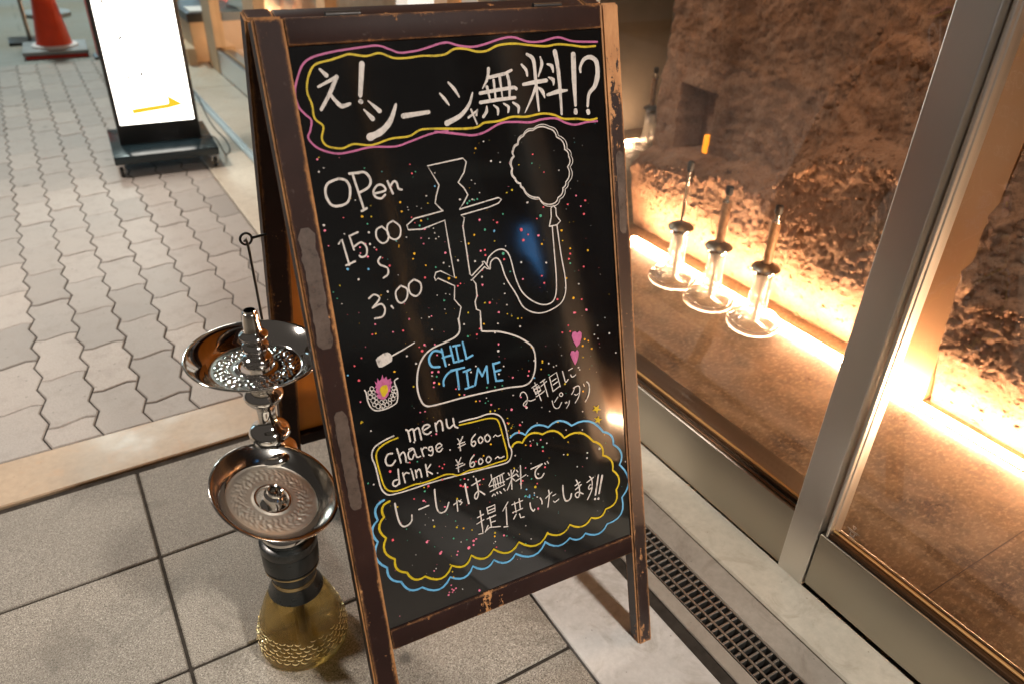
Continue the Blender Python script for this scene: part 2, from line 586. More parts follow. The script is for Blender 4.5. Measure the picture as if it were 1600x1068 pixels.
def tube(bm, pts, r, seg=10, cap=True, mi=0):
    pts = [Vector(p) for p in pts]
    rs = r if isinstance(r, (list, tuple)) else [r] * len(pts)
    rings = []
    up = None
    for i, p in enumerate(pts):
        t = (pts[min(i + 1, len(pts) - 1)] - pts[max(i - 1, 0)]).normalized()
        if up is None:
            up = t.orthogonal().normalized()
        up = (up - t * up.dot(t)).normalized()
        w = t.cross(up)
        rings.append([bm.verts.new(p + (up * math.cos(2 * math.pi * k / seg) + w * math.sin(2 * math.pi * k / seg)) * rs[i]) for k in range(seg)])
    for A, B in zip(rings, rings[1:]):
        for k in range(seg):
            f = bm.faces.new((A[k], A[(k + 1) % seg], B[(k + 1) % seg], B[k]))
            f.material_index = mi
    if cap:
        bm.faces.new(rings[0][::-1]).material_index = mi
        bm.faces.new(rings[-1]).material_index = mi

def prism(bm, poly, z0, z1, mat=None, mi=0):
    a = [bm.verts.new((mat @ Vector((x, y, z0))) if mat else (x, y, z0)) for x, y in poly]
    b = [bm.verts.new((mat @ Vector((x, y, z1))) if mat else (x, y, z1)) for x, y in poly]
    n = len(poly)
    bm.faces.new(a[::-1]).material_index = mi
    bm.faces.new(b).material_index = mi
    for i in range(n):
        bm.faces.new((a[i], a[(i + 1) % n], b[(i + 1) % n], b[i])).material_index = mi

def BM():
    return bmesh.new()

def smoothpts(p, n=6):
    if len(p) < 3:
        return p
    out = []
    for i in range(len(p) - 1):
        p0, p1, p2, p3 = p[max(i - 1, 0)], p[i], p[i + 1], p[min(i + 2, len(p) - 1)]
        for k in range(n):
            t = k / n
            q = []
            for a, b, c, d in zip(p0, p1, p2, p3):
                q.append(0.5 * (2 * b + (c - a) * t + (2 * a - 5 * b + 4 * c - d) * t * t + (3 * b - a - 3 * c + d) * t ** 3))
            out.append(tuple(q))
    out.append(p[-1])
    return out

# ================================================================== THE GROUND
bm = BM(); box(bm, -60, 60, -60, 60, -0.3, -0.12)
struct(obj('ground', bm, MT['asphalt']))
bm = BM(); box(bm, -30, 1.62, 6.175, 60, -0.1, -0.002)
struct(obj('road', bm, MT['asphalt']))

# flamed granite tiles, 606 x 292 mm, mortar between them
bm = BM()
X0 = -0.0205
for i in range(-8, 1):
    xa = X0 + i * 0.6065
    xb = xa + 0.6065
    for j in range(-16, 2):
        ya = 1.265 + (j - 1) * 0.2925 + random.uniform(-.001, .001)
        yb = ya + 0.2925
        if yb > 1.56:
            yb = 1.56
        if ya > 1.5:
            continue
        dz = random.uniform(-.0012, .0008)
        box(bm, xa + .003, xb - .003, ya + .003, yb - .003, -0.06, dz, bev=0.0025, seg=1)
struct(obj('pavement_tiles', bm, MT['granite']))
bm = BM(); box(bm, -5.2, 0.584, -4.6, 1.573, -0.11, -0.005)
struct(obj('pavement_mortar', bm, MT['mortar']))
bm = BM(); box(bm, -8, 0.584, 1.574, 1.733, -0.1, 0.003, bev=0.003, seg=1)
struct(obj('kerb', bm, MT['kerb']))

# zigzag interlocking pavers
PX, PL, PA = 0.1125, 0.2326, 0.0085
def zig(y):
    t = ((y - 2.313) / (PL / 2)) % 1.0
    return PA * (4 * abs(t - 0.5) - 1)
bm = BM()
cache = {}
def vert(x, y):
    k = (round(x, 4), round(y, 4))
    if k not in cache:
        cache[k] = bm.verts.new((x, y, 0))
    return cache[k]
XR = 0.583
Y0, Y1 = 1.737, 6.17
def joint_y(c, r):
    return 2.291 + r * PL + (c % 2) * PL / 2
def edge_pts(xk, ya, yb):
    ys = [ya]
    q = PL / 4
    k = math.ceil((ya - 2.313) / q - 1e-6)
    while 2.313 + k * q < yb - 1e-4:
        y = 2.313 + k * q
        if y > ya + 1e-4:
            ys.append(y)
        k += 1
    ys.append(yb)
    return [(xk + zig(y), y) for y in ys]
def jedge(xk, y):
    yl, yr = y, y + 0.002
    return [(xk + zig(yl), yl), (xk + 0.028, yl - 0.007), (xk + 0.058, yl + 0.001), (xk + 0.088, yl + 0.009), (xk + PX + zig(yl), yl)]
polys = []
for c in range(-22, 5):
    xk = 0.0375 + c * PX
    for r in range(-4, 18):
        ya, yb = joint_y(c, r), joint_y(c, r + 1)
        if yb < Y0 - 0.05 or ya > Y1 + .05:
            continue
        a = jedge(xk, ya)
        b = jedge(xk, yb)
        left = edge_pts(xk, ya, yb)
        right = edge_pts(xk + PX, ya, yb)
        poly = a[:-1] + right[:-1] + b[::-1][:-1] + left[::-1][:-1]
        polys.append(poly)
for p in polys:
    vs = []
    for x, y in p:
        v = vert(x, y)
        if v not in vs:
            vs.append(v)
    try:
        bm.faces.new(vs)
    except ValueError:
        pass
for co, no in (((0, Y0, 0), (0, -1, 0)), ((0, Y1, 0), (0, 1, 0)), ((XR, 0, 0), (1, 0, 0))):
    bmesh.ops.bisect_plane(bm, geom=bm.verts[:] + bm.edges[:] + bm.faces[:], plane_co=co, plane_no=no, clear_outer=True)
bmesh.ops.split_edges(bm, edges=bm.edges[:])
tops = bm.faces[:]
r1 = bmesh.ops.inset_individual(bm, faces=tops, thickness=0.0016, depth=0.0, use_even_offset=True)
for f in r1['faces']:
    f.material_index = 1
tset = set(v for f in tops for v in f.verts)
for v in bm.verts:
    if v not in tset:
        v.co.z -= 0.012
r2 = bmesh.ops.inset_individual(bm, faces=tops, thickness=0.0028, depth=0.0, use_even_offset=True)
t2 = set(v for f in tops for v in f.verts)
for v in tset:
    if v.is_valid and v not in t2:
        v.co.z -= 0.0022
for f in tops:
    dz = random.uniform(-.0012, .0012)
    for v in f.verts:
        v.co.z += dz
obj_p = struct(obj('paving', bm, [MT['paver'], MT['dark_joint']]))
bm = BM(); box(bm, -2.6, 0.586, 1.733, 6.175, -0.1, -0.0135)
struct(obj('paving_bed', bm, MT['dark_joint']))

# strips along the shop front
def strip(name, x0, x1, cuts, mat, z=0.0, bev=0.002):
    bm = BM()
    for a, b in zip(cuts, cuts[1:]):
        box(bm, x0, x1, a + .0012, b - .0012, -0.1, z + random.uniform(-.0006, .0006), bev=bev, seg=1)
    return struct(obj(name, bm, mat))
strip('pale_slabs', 0.5865, 0.772, [-4.6, -2.9, -1.1, 0.36, 1.62], MT['slab'], 0.001)
strip('tan_slabs', 0.5865, 0.788, [1.62, 3.14, 4.7, 6.17], MT['slab_tan'], 0.001)
strip('seam', 0.7735, 0.797, [-4.6, -1.5, 1.62], MT['mortar'], -0.002, 0.0)
strip('drain_border', 0.7995, 0.8315, [-4.6, -0.8, 2.2], MT['slab_grey'], 0.0)
strip('inner_border', 0.9065, 0.968, [-4.6, -1.3, 1.5, 2.2], MT['slab_grey'], -0.0005)
strip('threshold', 0.9688, 1.074, [-4.6, -0.9, 2.2], MT['slab_tan'], 0.0045, 0.004)
strip('threshold_beyond', 0.8265, 1.074, [2.2, 3.5, 5.1, 6.17], MT['slab_tan'], 0.0)
bm = BM(); box(bm, 0.83, 0.908, -4.6, 2.2, -0.115, -0.075)
struct(obj('drain_floor', bm, MT['dark_joint']))

# drain grate with three rows of slots
t = thing('drain_grate', 'slotted steel drain grate set in the ground along the shop front', 'drain grate', (0.869, 0.6, 0))
bm = BM()
gx0, gx1 = 0.8325, 0.9055
# lengthwise bars
for x, w in ((gx0, .003), (gx0 + .0185, .0055), (gx1 - .024, .0055), (gx1 - .003, .003)):
    box(bm, x, x + w, -1.2, 2.2, -0.024, -0.001, bev=.0008, seg=1)
y = -1.2
k = 0
while y < 2.2:
    box(bm, gx0 + .0032, gx0 + .0184, y, y + .0047, -0.02, -0.0016, bev=.001, seg=1)
    box(bm, gx0 + .0242, gx1 - .0242, y, y + .0047, -0.02, -0.0016, bev=.001, seg=1)
    box(bm, gx1 - .0183, gx1 - .0032, y, y + .0047, -0.02, -0.0016, bev=.001, seg=1)
    y += 0.0150
obj('grate_bars', bm, MT['grate'], t)

t = thing('aluminium_track', 'long pale aluminium track running along the paving edge far behind the board', 'track', (0.807, 4.2, 0))
bm = BM()
box(bm, 0.789, 0.8255, 2.21, 6.17, -0.02, -0.004)
for x in (0.789, 0.8005, 0.8135, 0.8225):
    box(bm, x, x + .003, 2.21, 6.17, -0.0038, 0.007, bev=.0008, seg=1)
obj('rail', bm, MT['alum'], t)

# ================================================================== SHOP FRONT
XF = 1.075
# low stainless panel below the fixed window
def window(name, label, y0, y1, cat='shop window', post=True, mat='steel_h'):
    t = thing(name, label, cat, (XF, (y0 + y1) / 2, 0))
    bm = BM()
    box(bm, XF, XF + .10, y0, y1, 0.004, 0.15, bev=.0015, seg=1)
    obj('plinth', bm, MT[mat], t)
    bm = BM()
    box(bm, XF + .019, XF + .034, y0, y1, 0.1505, 0.1605, bev=.002, seg=2)
    box(bm, XF + .006, XF + .012, y0, y1, 0.1505, 0.1545, bev=.001, seg=1)
    obj('glazing_bead', bm, MT['bronze'], t)
    bm = BM()
    box(bm, XF + .0235, XF + .0295, y0, y1, 0.161, 0.1632)
    obj('glass_edge', bm, MT['brass'], t)
    bm = BM()
    for v in ((0,),):
        vs = [bm.verts.new(p) for p in ((XF + .0265, y0, .1632), (XF + .0265, y1, .1632), (XF + .0265, y1, 2.6), (XF + .0265, y0, 2.6))]
        bm.faces.new(vs)
    obj('glass_pane', bm, MT['pane'], t)
    return t
window('shop_window', 'fixed shop window over a low steel panel, the one right behind the black board', 0.6235, 2.1)
def mullion(name, label, y0, y1, depth=0.075, mat='steel', x=XF - .006):
    t = thing(name, label, 'post', (x, (y0 + y1) / 2, 0))
    bm = BM()
    box(bm, x, x + depth, y0, y1, 0.002, 2.75, bev=.0018, seg=2)
    obj('post_body', bm, MT[mat], t)
    return t
mullion('steel_post', 'brushed stainless steel door post between the fixed window and the glass door', 0.5625, 0.6232)

# glass door, right of the post
t = thing('glass_door', 'glass door with a brushed steel bottom rail right of the steel post', 'door', (XF, 0.19, 0))
dy0, dy1 = -0.165, 0.546
bm = BM()
box(bm, XF - .002, XF + .043, dy0, dy1 + .0145, 0.012, 0.147, bev=.002, seg=2)
obj('bottom_rail', bm, MT['steel_h'], t)
bm = BM()
box(bm, XF + .002, XF + .012, dy0, dy1, 0.1475, 0.158, bev=.0015, seg=1)
box(bm, XF + .0155, XF + .032, dy0, dy1, 0.1475, 0.152, bev=.0015, seg=1)
obj('glazing_bead', bm, MT['bronze'], t)
bm = BM()
box(bm, XF + .0, XF + .011, dy1 + .0005, dy1 + .006, 0.1475, 2.5, bev=.0015, seg=1)
box(bm, XF + .014, XF + .042, dy1 + .0005, dy1 + .0145, 0.1475, 2.5, bev=.0015, seg=1)
obj('edge_channel', bm, MT['steel'], t)
bm = BM()
box(bm, XF + .0125, XF + .0185, dy0, dy1, 0.1582, 0.1605)

obj('glass_edge', bm, MT['brass'], t)
bm = BM()
bm.faces.new([bm.verts.new(p) for p in ((XF + .0155, dy0, .161), (XF + .0155, dy1 - .004, .161), (XF + .0155, dy1 - .004, 2.5), (XF + .0155, dy0, 2.5))])
obj('glass_pane', bm, MT['pane'], t)
bm = BM()
ex, ey, ez = XF + .0150, 0.512, 0.186
def gline(a, b, w=0.0007):
    a, b = Vector((0, *a)), Vector((0, *b))
    d = (b - a).normalized()
    n = Vector((0, -d.z, d.y)) * w
    bm.faces.new([bm.verts.new(Vector((ex, ey, ez)) + p) for p in (a + n, a - n, b - n, b + n)])
for a, b in (((.004, .014), (-.004, .014)), ((.004, .014), (0, .007)), ((-.004, .014), (0, .007)), ((.013, .003), (-.013, .003)), ((.009, .0), (-.009, .0)), ((.004, -.002), (.004, -.009)), ((-.004, -.002), (-.004, -.009)), ((.004, -.009), (-.004, -.009)), ((.007, -.0115), (-.007, -.0115))):
    gline(a, b)
obj('safety_glass_mark', bm, MT['paper'], t)
mullion('cream_post', 'added cream post behind the viewer, a pale streak mirrored in the black board', -2.10, -2.02, 0.05, 'cream')  # unseen post added so the board mirrors a pale streak
mullion('steel_post', 'second steel post at the near end of the glass door, beside the viewer', -0.245, -0.17)
window('shop_window', 'fixed shop window beyond the near end of the glass door', -2.6, -0.247)

# the front beyond the board
mullion('timber_post', 'slim warm timber post seen over the middle of the board top', 2.103, 2.19, 0.05, 'wood_post')
window('shop_window', 'shop window panel seen just over the top edge of the board', 2.192, 3.18)
mullion('timber_post', 'slim timber post left of the window strip over the board top', 3.182, 3.29, 0.05, 'wood_post')
window('shop_window', 'wide shop window seen over the left top corner of the board', 3.292, 4.32)
mullion('cream_post', 'pale cream post just left of the top corner of the board', 4.322, 4.55, 0.06, 'cream')
window('shop_window', 'shop window with pale panel at the foot, between two cream posts', 4.552, 5.43, mat='alum')
mullion('cream_post', 'cream post beside the steps at the far end of the shop front', 5.432, 5.70, 0.06, 'cream')
for y0, y1, a, lab in ((2.225, 2.46, 0.80, 'white sheet hung in the window, left of the slim timber post'), (1.99, 2.085, 0.84, 'white sheet hung in the window, right of the slim timber post'), (1.44, 1.52, 0.9, 'narrow white sheet near the right end of the board top')):
    bm = BM(); box(bm, XF + .03, XF + .033, y0, y1, a - .12, a + .42, bev=.0008, seg=1)
    tag(obj('notice_sheet', bm, MT['paper'], loc=(XF + .03, (y0 + y1) / 2, a)), lab, 'notice', 'white sheets in the shop windows')

# upper wall over the glass, ceiling of the room
t = thing('shop_building', 'dark upper wall of the shop over the windows', 'building', (XF, 1.5, 2.75))
bm = BM(); box(bm, XF - .05, 6.0, -2.7, 7.5, 2.755, 5.5, bev=.01, seg=1)
obj('upper_wall', bm, MT['grey_wall'], t)

# ------------------------------------------------------------------ the room behind the glass
bm = BM(); box(bm, XF + .102, 3.4, -2.7, 7.5, -0.1, -0.001)
for y in (0.42, ):
    pass
struct(obj('floor', bm, MT['floor']))
bm = BM(); box(bm, XF + .11, 1.83, 0.4185, 0.4205, -0.004, -0.0002)
struct(obj('floor_joint', bm, MT['dark_brown']))

def grid_axis(segs):
    a = []
    for lo, hi, st in segs:
        n = max(1, round(abs(hi - lo) / st))
        a += [lo + (hi - lo) * i / n for i in range(n)]
    a.append(segs[-1][1])
    return a
def sst(a, b, x):
    t = max(0.0, min(1.0, (x - a) / (b - a)))
    return t * t * (3 - 2 * t)
NI = (1.848, 2.008, 0.362, 0.592)
def lean(y, z):
    zb = pw(y, LEDGE1) + 0.01
    k = sst(0.84, 0.92, y)
    a = 0.052 - 0.165 * min(z, zb) + 0.062 * sst(zb - .005, zb + .02, z)
    return k * a + (1 - k) * (-0.055 * min(z, 1.2))
def yshift(y, z):
    return sst(1.80, 2.12, y) * (0.07 - 0.16 * min(z, 0.3))
def pw(t, pts):
    if t >= pts[0][0]:
        return pts[0][1]
    for (a, b), (c, d) in zip(pts, pts[1:]):
        if t >= c:
            return d + (b - d) * (t - c) / (a - c)
    return pts[-1][1]
LEDGE1 = [(2.2, .30), (2.035, .311), (1.92, .357), (1.76, .361), (1.64, .40), (1.55, .376), (1.47, .381), (1.42, .478), (1.34, .53), (1.29, .583), (1.2, .61), (1.0, .60), (.86, .46), (.78, .36), (.6, .42), (.3, .34), (0, .30), (-1, .5), (-3, .4), (-9, .45)]
LEDGE2 = [(3.0, -.2), (1.46, -.2), (1.42, .66), (1.38, .712), (1.34, .80), (1.3, .84), (1.2, .88), (1.0, .90), (.88, .62), (.80, .56), (.5, .75), (-1, .8), (-9, .7)]
def rock_h(y, z):
    """thick sandy coats of plaster end in ragged ledges; the older coat above is smoother and set back"""
    p = Vector((y, z, 0.37))
    w = Vector((noise.noise(p * 3.1), noise.noise(p * 3.1 + Vector((5, 2, 1))), 0))
    q = p + w * 0.08
    rag = 0.020 * noise.noise(p * 11) + 0.014 * noise.noise(p * 29) + 0.008 * noise.noise(p * 71)
    yy = y if y < 2.5 else 2.2 - (y * 0.83 + 0.7) % 3.0
    d1 = pw(yy, LEDGE1) + rag - z
    d2 = pw(yy, LEDGE2) + rag - z
    l1 = sst(-0.010, 0.016, d1)
    l2 = sst(-0.008, 0.014, d2)
    h = 0.040 * l1 + 0.026 * l2
    # rubble along the ledges
    r1 = 0.8 * math.exp(-((d1 - 0.016) / 0.036) ** 2) * (0.4 + 0.9 * sst(-.1, .3, noise.noise(p * 5.5)))
    r2 = 0.7 * math.exp(-((d2 - 0.02) / 0.045) ** 2)
    clod = noise.fractal(q * 21.0, 0.85, 2.1, 5)
    h += (r1 + r2) * (0.013 * clod + 0.012 * (1.0 - 2 * abs(noise.noise(q * 17.0))))
    h += (1 - l1) * 0.016 * (0.5 - abs(noise.noise(q * 6.5 + Vector((1, 6, 2))))) + 0.010 * (1 - l1) * clod
    h += noise.noise(q * 3.4) * 0.020 + noise.noise(q * 7.5 + Vector((3, 3, 3))) * 0.010
    k = max(l1, 0.75)
    h += k * (0.0032 * noise.noise(p * 120) + 0.0030 * noise.noise(p * 62) + 0.006 * clod * 0.35)
    pit = noise.noise(p * 88 + Vector((7, 7, 7)))
    h -= k * 0.005 * sst(0.28, 0.5, pit)
    h *= sst(-0.03, 0.26, z)
    return h
ys = grid_axis([(2.12, 0.05, 0.0062), (0.05, -0.6, 0.014), (-0.6, -2.5, 0.03)])
zs = grid_axis([(0.0, 1.02, 0.0062), (1.02, 1.5, 0.02), (1.5, 2.72, 0.05)])
bm = BM()
rows = []
XW = 1.905
for y in ys:
    row = []
    for z in zs:
        h = rock_h(y, z)
        x = XW + lean(y, z) - h
        j = 0.003 * noise.noise(Vector((y * 40, z * 40, 3)))
        if NI[0] + j < y < NI[1] + j and NI[2] + j < z < NI[3] + j:
            x = XW + 0.17
        else:
            dn = max(NI[0] - y, y - NI[1], NI[2] - z, z - NI[3])
            if dn < 0.05:
                x = XW + lean(y, z) - 0.006 - h * dn / 0.05 - 0.006 * abs(noise.noise(Vector((y * 75, z * 75, 1)))) * (1 - dn / 0.05)
        if 0.828 < y < 1.037:
            x = XW + 0.25
        row.append(bm.verts.new((x, y + yshift(y, z), z)))
    rows.append(row)
for A, B in zip(rows, rows[1:]):
    for k in range(len(zs) - 1):
        bm.faces.new((A[k], A[k + 1], B[k + 1], B[k]))
# crumbs of plaster standing out of the surface
rc = random.Random(11)
_g = 0.8507
_h = 0.5257
ICO = [(-_h, _g, 0), (_h, _g, 0), (-_h, -_g, 0), (_h, -_g, 0), (0, -_h, _g), (0, _h, _g), (0, -_h, -_g), (0, _h, -_g), (_g, 0, -_h), (_g, 0, _h), (-_g, 0, -_h), (-_g, 0, _h)]
ICF = [(0, 11, 5), (0, 5, 1), (0, 1, 7), (0, 7, 10), (0, 10, 11), (1, 5, 9), (5, 11, 4), (11, 10, 2), (10, 7, 6), (7, 1, 8), (3, 9, 4), (3, 4, 2), (3, 2, 6), (3, 6, 8), (3, 8, 9), (4, 9, 5), (2, 4, 11), (6, 2, 10), (8, 6, 7), (9, 8, 1)]
for k in range(9000):
    y = rc.uniform(0.1, 2.08)
    z = rc.uniform(0.0, 1.0) ** 1.3
    if 0.80 < y < 1.06 or (NI[0] - .02 < y < NI[1] + .02 and NI[2] - .02 < z < NI[3] + .02):
        continue
    d1, d2 = pw(y, LEDGE1) - z, pw(y, LEDGE2) - z
    near = max(math.exp(-((d1 - .018) / .036) ** 2), 0.6 * math.exp(-((d2 - .02) / .05) ** 2), 0.10 if d1 > 0 else 0.02)
    if rc.random() > near:
        continue
    rr = rc.uniform(.0025, .0075) * (1.5 if rc.random() < .12 else 1)
    c = Vector((XW + lean(y, z) - rock_h(y, z), y + yshift(y, z), z))
    vv = [bm.verts.new(c + Vector(q) * rr * rc.uniform(.55, 1.4)) for q in ICO]
    for f in ICF:
        bm.faces.new([vv[q] for q in f])
tag(obj('rock_wall', bm, MT['rock'], smooth='all', loc=(XW, 1.0, 0)), 'rough lumpy earth plaster wall lit from below behind the glass hookahs', 'wall')

bm = BM()
ys2 = grid_axis([(3.32, 7.4, 0.03)])
zs2 = grid_axis([(0.0, 2.72, 0.035)])
rows = [[bm.verts.new((1.93 - 0.8 * rock_h(y, z), y, z)) for z in zs2] for y in ys2]
for A, B in zip(rows, rows[1:]):
    for k in range(len(zs2) - 1):
        bm.faces.new((A[k], A[k + 1], B[k + 1], B[k]))
tag(obj('plaster_wall', bm, MT['rock_pale'], smooth=50, loc=(1.93, 5.0, 0)), 'pale earth plaster wall in the far part of the shop', 'wall')
bm = BM(); box(bm, 1.96, 3.0, 3.26, 3.318, 0.0, 2.74)
box(bm, 3.001, 3.2, -2.6, 3.318, 0.0, 2.74)
tag(obj('back_wall', bm, MT['grey_wall'], loc=(3.1, 1, 0)), 'grey brown plain wall deep behind the lone glass hookah', 'wall')

def led(name, lab, p0, p1, wid=0.022):
    t = thing(name, lab, 'light strip', ((p0[0] + p1[0]) / 2, (p0[1] + p1[1]) / 2, 0), 'light strips on the shop floor')
    bm = BM()
    if abs(p0[0] - p1[0]) < abs(p0[1] - p1[1]):
        box(bm, p0[0] - wid, p0[0], p0[1], p1[1], 0.0, 0.0105)
        bm2 = BM(); box(bm2, p0[0] - wid - .003, p0[0] + .003, p0[1], p1[1], -0.0005, 0.003)
    obj('diffuser', bm, MT['led'], t)
    obj('tray', bm2, MT['alum'], t)
    return t
led('light_strip', 'glowing warm light strip at the foot of the rough wall by the three hookahs', (1.862, -1.70), (1.862, 2.06))
t = thing('light_strip', 'short glowing light strip behind the lone hookah near the back wall', 'light strip', (2.7, 3.07, 0), 'light strips on the shop floor')
bm = BM(); box(bm, 2.60, 2.76, 3.06, 3.072, 0.0, 0.0105)
obj('diffuser', bm, MT['led'], t)
bm = BM(); box(bm, 2.597, 2.763, 3.057, 3.075, -0.0005, 0.004)
obj('tray', bm, MT['alum'], t)
led('light_strip', 'glowing light strip at the foot of the far pale wall', (1.905, 3.4), (1.905, 7.3))

bm = BM(); box(bm, 1.945, 1.966, AY0, AY1, 0.388, 0.452, bev=.004)
tag(obj('amber_lamp', bm, MT['flame'], smooth=40, loc=(1.94, AY0, .412)), 'small glowing amber lamp in the square niche of the rough wall', 'lamp')

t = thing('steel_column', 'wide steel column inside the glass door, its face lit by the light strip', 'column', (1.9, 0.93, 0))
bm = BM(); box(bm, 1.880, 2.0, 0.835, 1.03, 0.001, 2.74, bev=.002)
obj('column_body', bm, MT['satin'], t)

# glass hookahs in the window
def disp_hookah(label, x, y, slim=False, neck=0.19, first=False):
    t = thing('glass_hookah', label, 'hookah', (x, y, 0), 'glass hookahs behind the window')
    M = Matrix.Translation((x, y, 0.0))
    outer = [(0.0, 0.002), (0.060, 0.002), (0.080, 0.006), (0.0865, 0.016), (0.085, 0.028), (0.074, 0.037), (0.052, 0.042), (0.038, 0.054), (0.0315, 0.075), (0.029, 0.11), (0.0285, neck)]
    inner = [(0.0245, neck), (0.0248, 0.11), (0.026, 0.08), (0.032, 0.06), (0.043, 0.048), (0.062, 0.034), (0.071, 0.024), (0.068, 0.014), (0.05, 0.011), (0.0, 0.011)]
    bm = BM(); lathe(bm, outer + inner, 56, M)
    for f in bm.faces:
        if f.calc_center_median().z < 0.045:
            f.material_index = 1
    obj('glass_base', bm, [MT['glass_clear'], MT['glass_foot']], t, smooth='all')
    bm = BM()
    lathe(bm, [(0, neck - .012), (.0235, neck - .012), (.0235, neck + .0005), (.031, neck + .0008), (.034, neck + .005), (.032, neck + .010), (.034, neck + .013)], 40, M)
    lathe(bm, [(.034, neck + .0132), (.0440, neck + .0135), (.0445, neck + .0165)], 40, M)
    lathe(bm, [(.0440, neck + .0168), (.039, neck + .023), (.024, neck + .031), (.011, neck + .034), (0, neck + .034)], 40, M, mi=1)
    obj('collar', bm, [MT['chrome'], MT['tin']], t, smooth=35)
    bm = BM(); lathe(bm, [(0, .028), (.0065, .028), (.0065, neck - .0125), (0, neck - .0125)], 16, M)
    obj('downstem', bm, MT['tin'], t, smooth=35)
    z = neck + .0345
    if slim:
        bm = BM(); lathe(bm, [(0, z), (.0062, z), (.0058, z + .175), (0, z + .175)], 20, M)
        obj('stem', bm, MT['chrome'], t, smooth=35)
        bm = BM(); lathe(bm, [(0, z + .1752), (.0085, z + .1752), (.0115, z + .19), (.011, z + .205), (.006, z + .21), (0, z + .209)], 20, M)
        obj('tip', bm, MT['rubber'], t, smooth=35)
    else:
        bm = BM(); lathe(bm, [(0, z), (.0135, z), (.0142, z + .01), (.0142, z + .128), (.0125, z + .133), (0, z + .133)], 24, M)
        obj('wooden_sleeve', bm, MT['sleeve'], t, smooth=35)
        bm = BM()
        lathe(bm, [(0, z + .1332), (.015, z + .1332), (.015, z + .1385), (.0085, z + .1395), (.0082, z + .156), (0, z + .156)], 24, M)
        obj('stem', bm, MT['chrome'], t, smooth=35)
        bm = BM(); lathe(bm, [(0, z + .1562), (.010, z + .1562), (.0125, z + .163), (.0115, z + .182), (.007, z + .182), (.007, z + .172), (0, z + .172)], 24, M)
        obj('tip', bm, MT['rubber'], t, smooth=35)
    return t
def _sleeve():
    m = N('burl_wood_sleeve')
    a = m.noise(38, 7, 0.7, m.co(scale=(1, 1, 0.5)), 1.6)
    return m.set(m.ramp(a, [(0.34, (0.10, 0.045, 0.02)), (0.48, (0.36, 0.19, 0.09)), (0.7, (0.52, 0.31, 0.16))]), 0.4)
MT['sleeve'] = _sleeve()
disp_hookah('glass hookah with a wooden stem sleeve, nearest the steel post', 1.763, 1.353)
disp_hookah('glass hookah with a wooden stem sleeve, middle of the row of three', 1.745, 1.535)
disp_hookah('glass hookah with a thin bare metal stem, left end of the row of three', 1.744, 1.712, slim=True)
disp_hookah('lone glass hookah with a wooden sleeve, past the edge of the rough wall', 2.657, 2.946)

